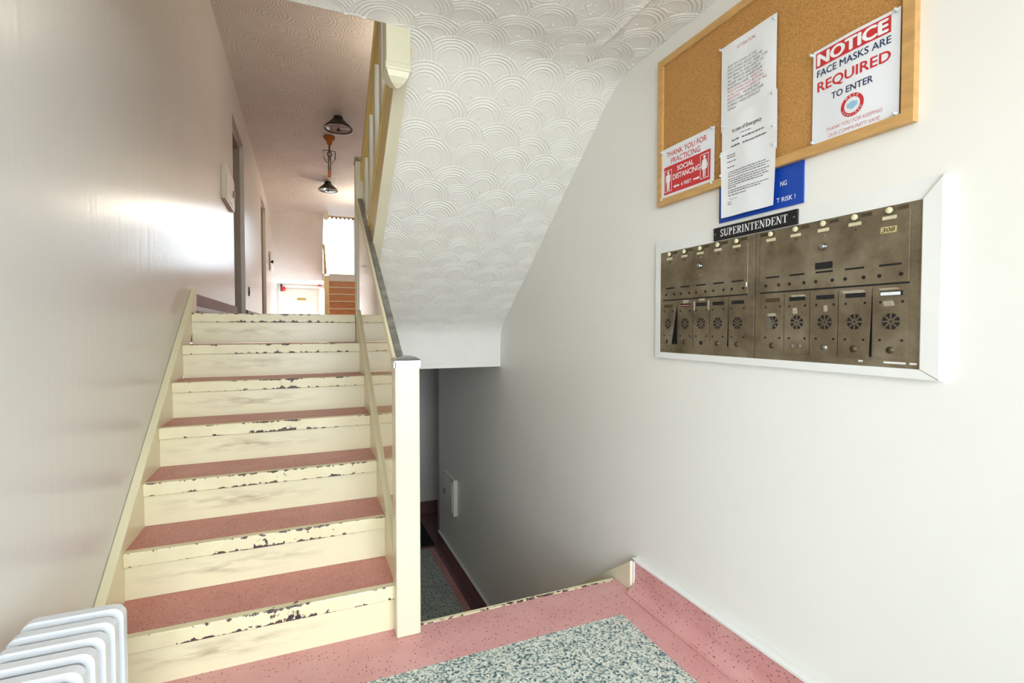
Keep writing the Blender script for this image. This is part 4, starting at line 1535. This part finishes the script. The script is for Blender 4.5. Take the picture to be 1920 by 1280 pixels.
lamp('nearer hat-shaped dark ceiling light above the top of the stairs', 0.428, 6.62)
lamp('farther hat-shaped dark ceiling light down the corridor', 0.436, 9.62)
lamp('hat-shaped ceiling light added out of view on the corridor side behind the upper flight', 1.02, 4.62)
lamp('hat-shaped ceiling light added out of view at the far right of the corridor by the back stairs', 1.2, 10.4)
lit('added_far_bulb', (1.2, 10.4, ZCEIL - 0.60), 11)  # lamp and fixture added out of view to brighten the corridor end
lit('added_corridor_bulb', (1.02, 4.62, ZCEIL - 0.45), 5.5)  # lamp and fixture added behind the soffit to brighten walls and upper steps
z_keep = ZCEIL
ZCEIL = ZL - 0.001
lamp('unseen hat-shaped ceiling light under the half landing over the entrance', 0.30, -0.45)
ZCEIL = z_keep
lit('unseen_entrance_bulb', (0.30, -0.45, ZL - 0.32), 5.5)  # unseen lamp, added for the warm cast on the upper walls
px_, py_ = 0.356, 7.35
pd = thing('hanging_fixture', 'slim hanging fixture with amber ceiling rose and coral tip between the two ceiling lights', 'fixture', (px_, py_, ZCEIL))
link_mesh('ceiling_rose', lathe([(0.075, 0.0), (0.078, -0.02), (0.062, -0.045), (0.038, -0.062), (0.034, -0.10), (0.02, -0.115), (0.012, -0.118)], (px_, py_, ZCEIL - 0.001), 'z', 24), 'amber', pd, True)
link_mesh('rod', lathe([(0.010, -0.11), (0.010, -0.24)], (px_, py_, ZCEIL), 'z', 12), 'lamp_metal', pd, True)
br = bmesh.new()
for s in (-1, 1):
    tube([(px_, py_, ZCEIL - 0.19), (px_ + s * 0.078, py_, ZCEIL - 0.195), (px_ + s * 0.072, py_, ZCEIL - 0.30), (px_ + s * 0.03, py_, ZCEIL - 0.36)], 0.006, 8, br)
link_mesh('wire_bracket', br, 'lamp_metal', pd, True)
link_mesh('bulb', lathe([(0.012, -0.20), (0.036, -0.225), (0.042, -0.245), (0.034, -0.265), (0.012, -0.28)], (px_, py_, ZCEIL), 'z', 18), 'chrome', pd, True)
link_mesh('stem', lathe([(0.020, -0.275), (0.022, -0.30), (0.020, -0.46), (0.016, -0.465)], (px_, py_, ZCEIL), 'z', 14), 'steel', pd, True)
link_mesh('tip', lathe([(0.020, -0.46), (0.022, -0.47), (0.022, -0.545), (0.014, -0.555), (0, -0.556)], (px_, py_, ZCEIL), 'z', 14), 'copper_tip', pd, True)

# ---------------------------------------------------------------- far stairwell furniture
fz = [YEND + 0.12 + k * 0.235 for k in range(7)]
fs = flight('distant flight of brown wooden risers below the bright far window', 0.575, 1.40, fz, ZC + R, mats=('pink', 'brown_wood', 'cream'), direction=1, nos_h=0.028)
fd = flight('distant flight leading down from the corridor end to the back door', XL + 0.01, 0.44, [YEND + 0.02 + k * 0.22 for k in range(7)][::-1], R, mats=('pink', 'riser', 'cream'), direction=-1)
S('floor', B(0.46, XR, 13.75 - 0.01, YB, ZU - 0.005, ZU), 'pink')
fr_ = thing('far_railing', 'distant orange-brown stair railing with chrome-capped newel at the corridor end', 'railing', (0.505, YEND + 0.05, ZC))
fn = link_mesh('newel_post', B(0.455, 0.555, YEND + 0.0, YEND + 0.1, ZC, 2.42, 0.005), 'tan', fr_)
cap(0.455, 0.555, YEND, YEND + 0.1, 2.415, fn)
fl2 = lambda y: ZC + R + 0.80 * (y - YEND - 0.12)
link_mesh('side_panel', prism([(YEND + 0.1, fl2(YEND + 0.1) - 0.2), (13.6, fl2(13.6) - 0.2), (13.6, fl2(13.6) + 0.78), (YEND + 0.1, fl2(YEND + 0.1) + 0.78)], 'x', 0.49, 0.51), 'oak', fr_)
link_mesh('handrail', prism([(YEND + 0.1, fl2(YEND + 0.1) + 0.78), (13.6, fl2(13.6) + 0.78), (13.6, fl2(13.6) + 0.83), (YEND + 0.1, fl2(YEND + 0.1) + 0.83)], 'x', 0.475, 0.525), 'oak', fr_)
S('trim_6', B(0.455, 0.55, YEND + 0.0, YEND + 0.1, 3.69, ZCEIL, 0.004), 'newel')
rb = thing('alarm_bell', 'small red alarm bell on the left of the back door', 'alarm', (-0.6, YB - 0.02, 2.3))
link_mesh('back_box', B(-0.57, -0.53, YB - 0.05, YB - 0.0215, 2.22, 2.42, 0.004), 'black', rb)
link_mesh('gong', lathe([(0.03, 0), (0.06, -0.02), (0.065, -0.04), (0.04, -0.065), (0, -0.07)], (-0.50, YB - 0.03, 2.29), 'y', 20), 'red', rb, True)
rs = tag(link_mesh('exit_light', B(0.385, 0.475, YB - 0.08, YB - 0.0215, 2.395, 2.455, 0.004), 'red', None), 'small red light box at the upper right corner of the back door', 'light')

# basement floor mat
fm = thing('floor_mat', 'dark ribbed rubber mat at the end of the basement passage', 'mat', (1.30, 6.1, ZB))
link_mesh('mat_base', B(1.00, 1.385, 5.62, 6.45, ZB + 0.0005, ZB + 0.008, 0.002), 'rubber', fm)
for k in range(9):
    link_mesh('rib', B(1.015 + k * 0.041, 1.037 + k * 0.041, 5.63, 6.44, ZB + 0.008, ZB + 0.012), 'rubber', fm)
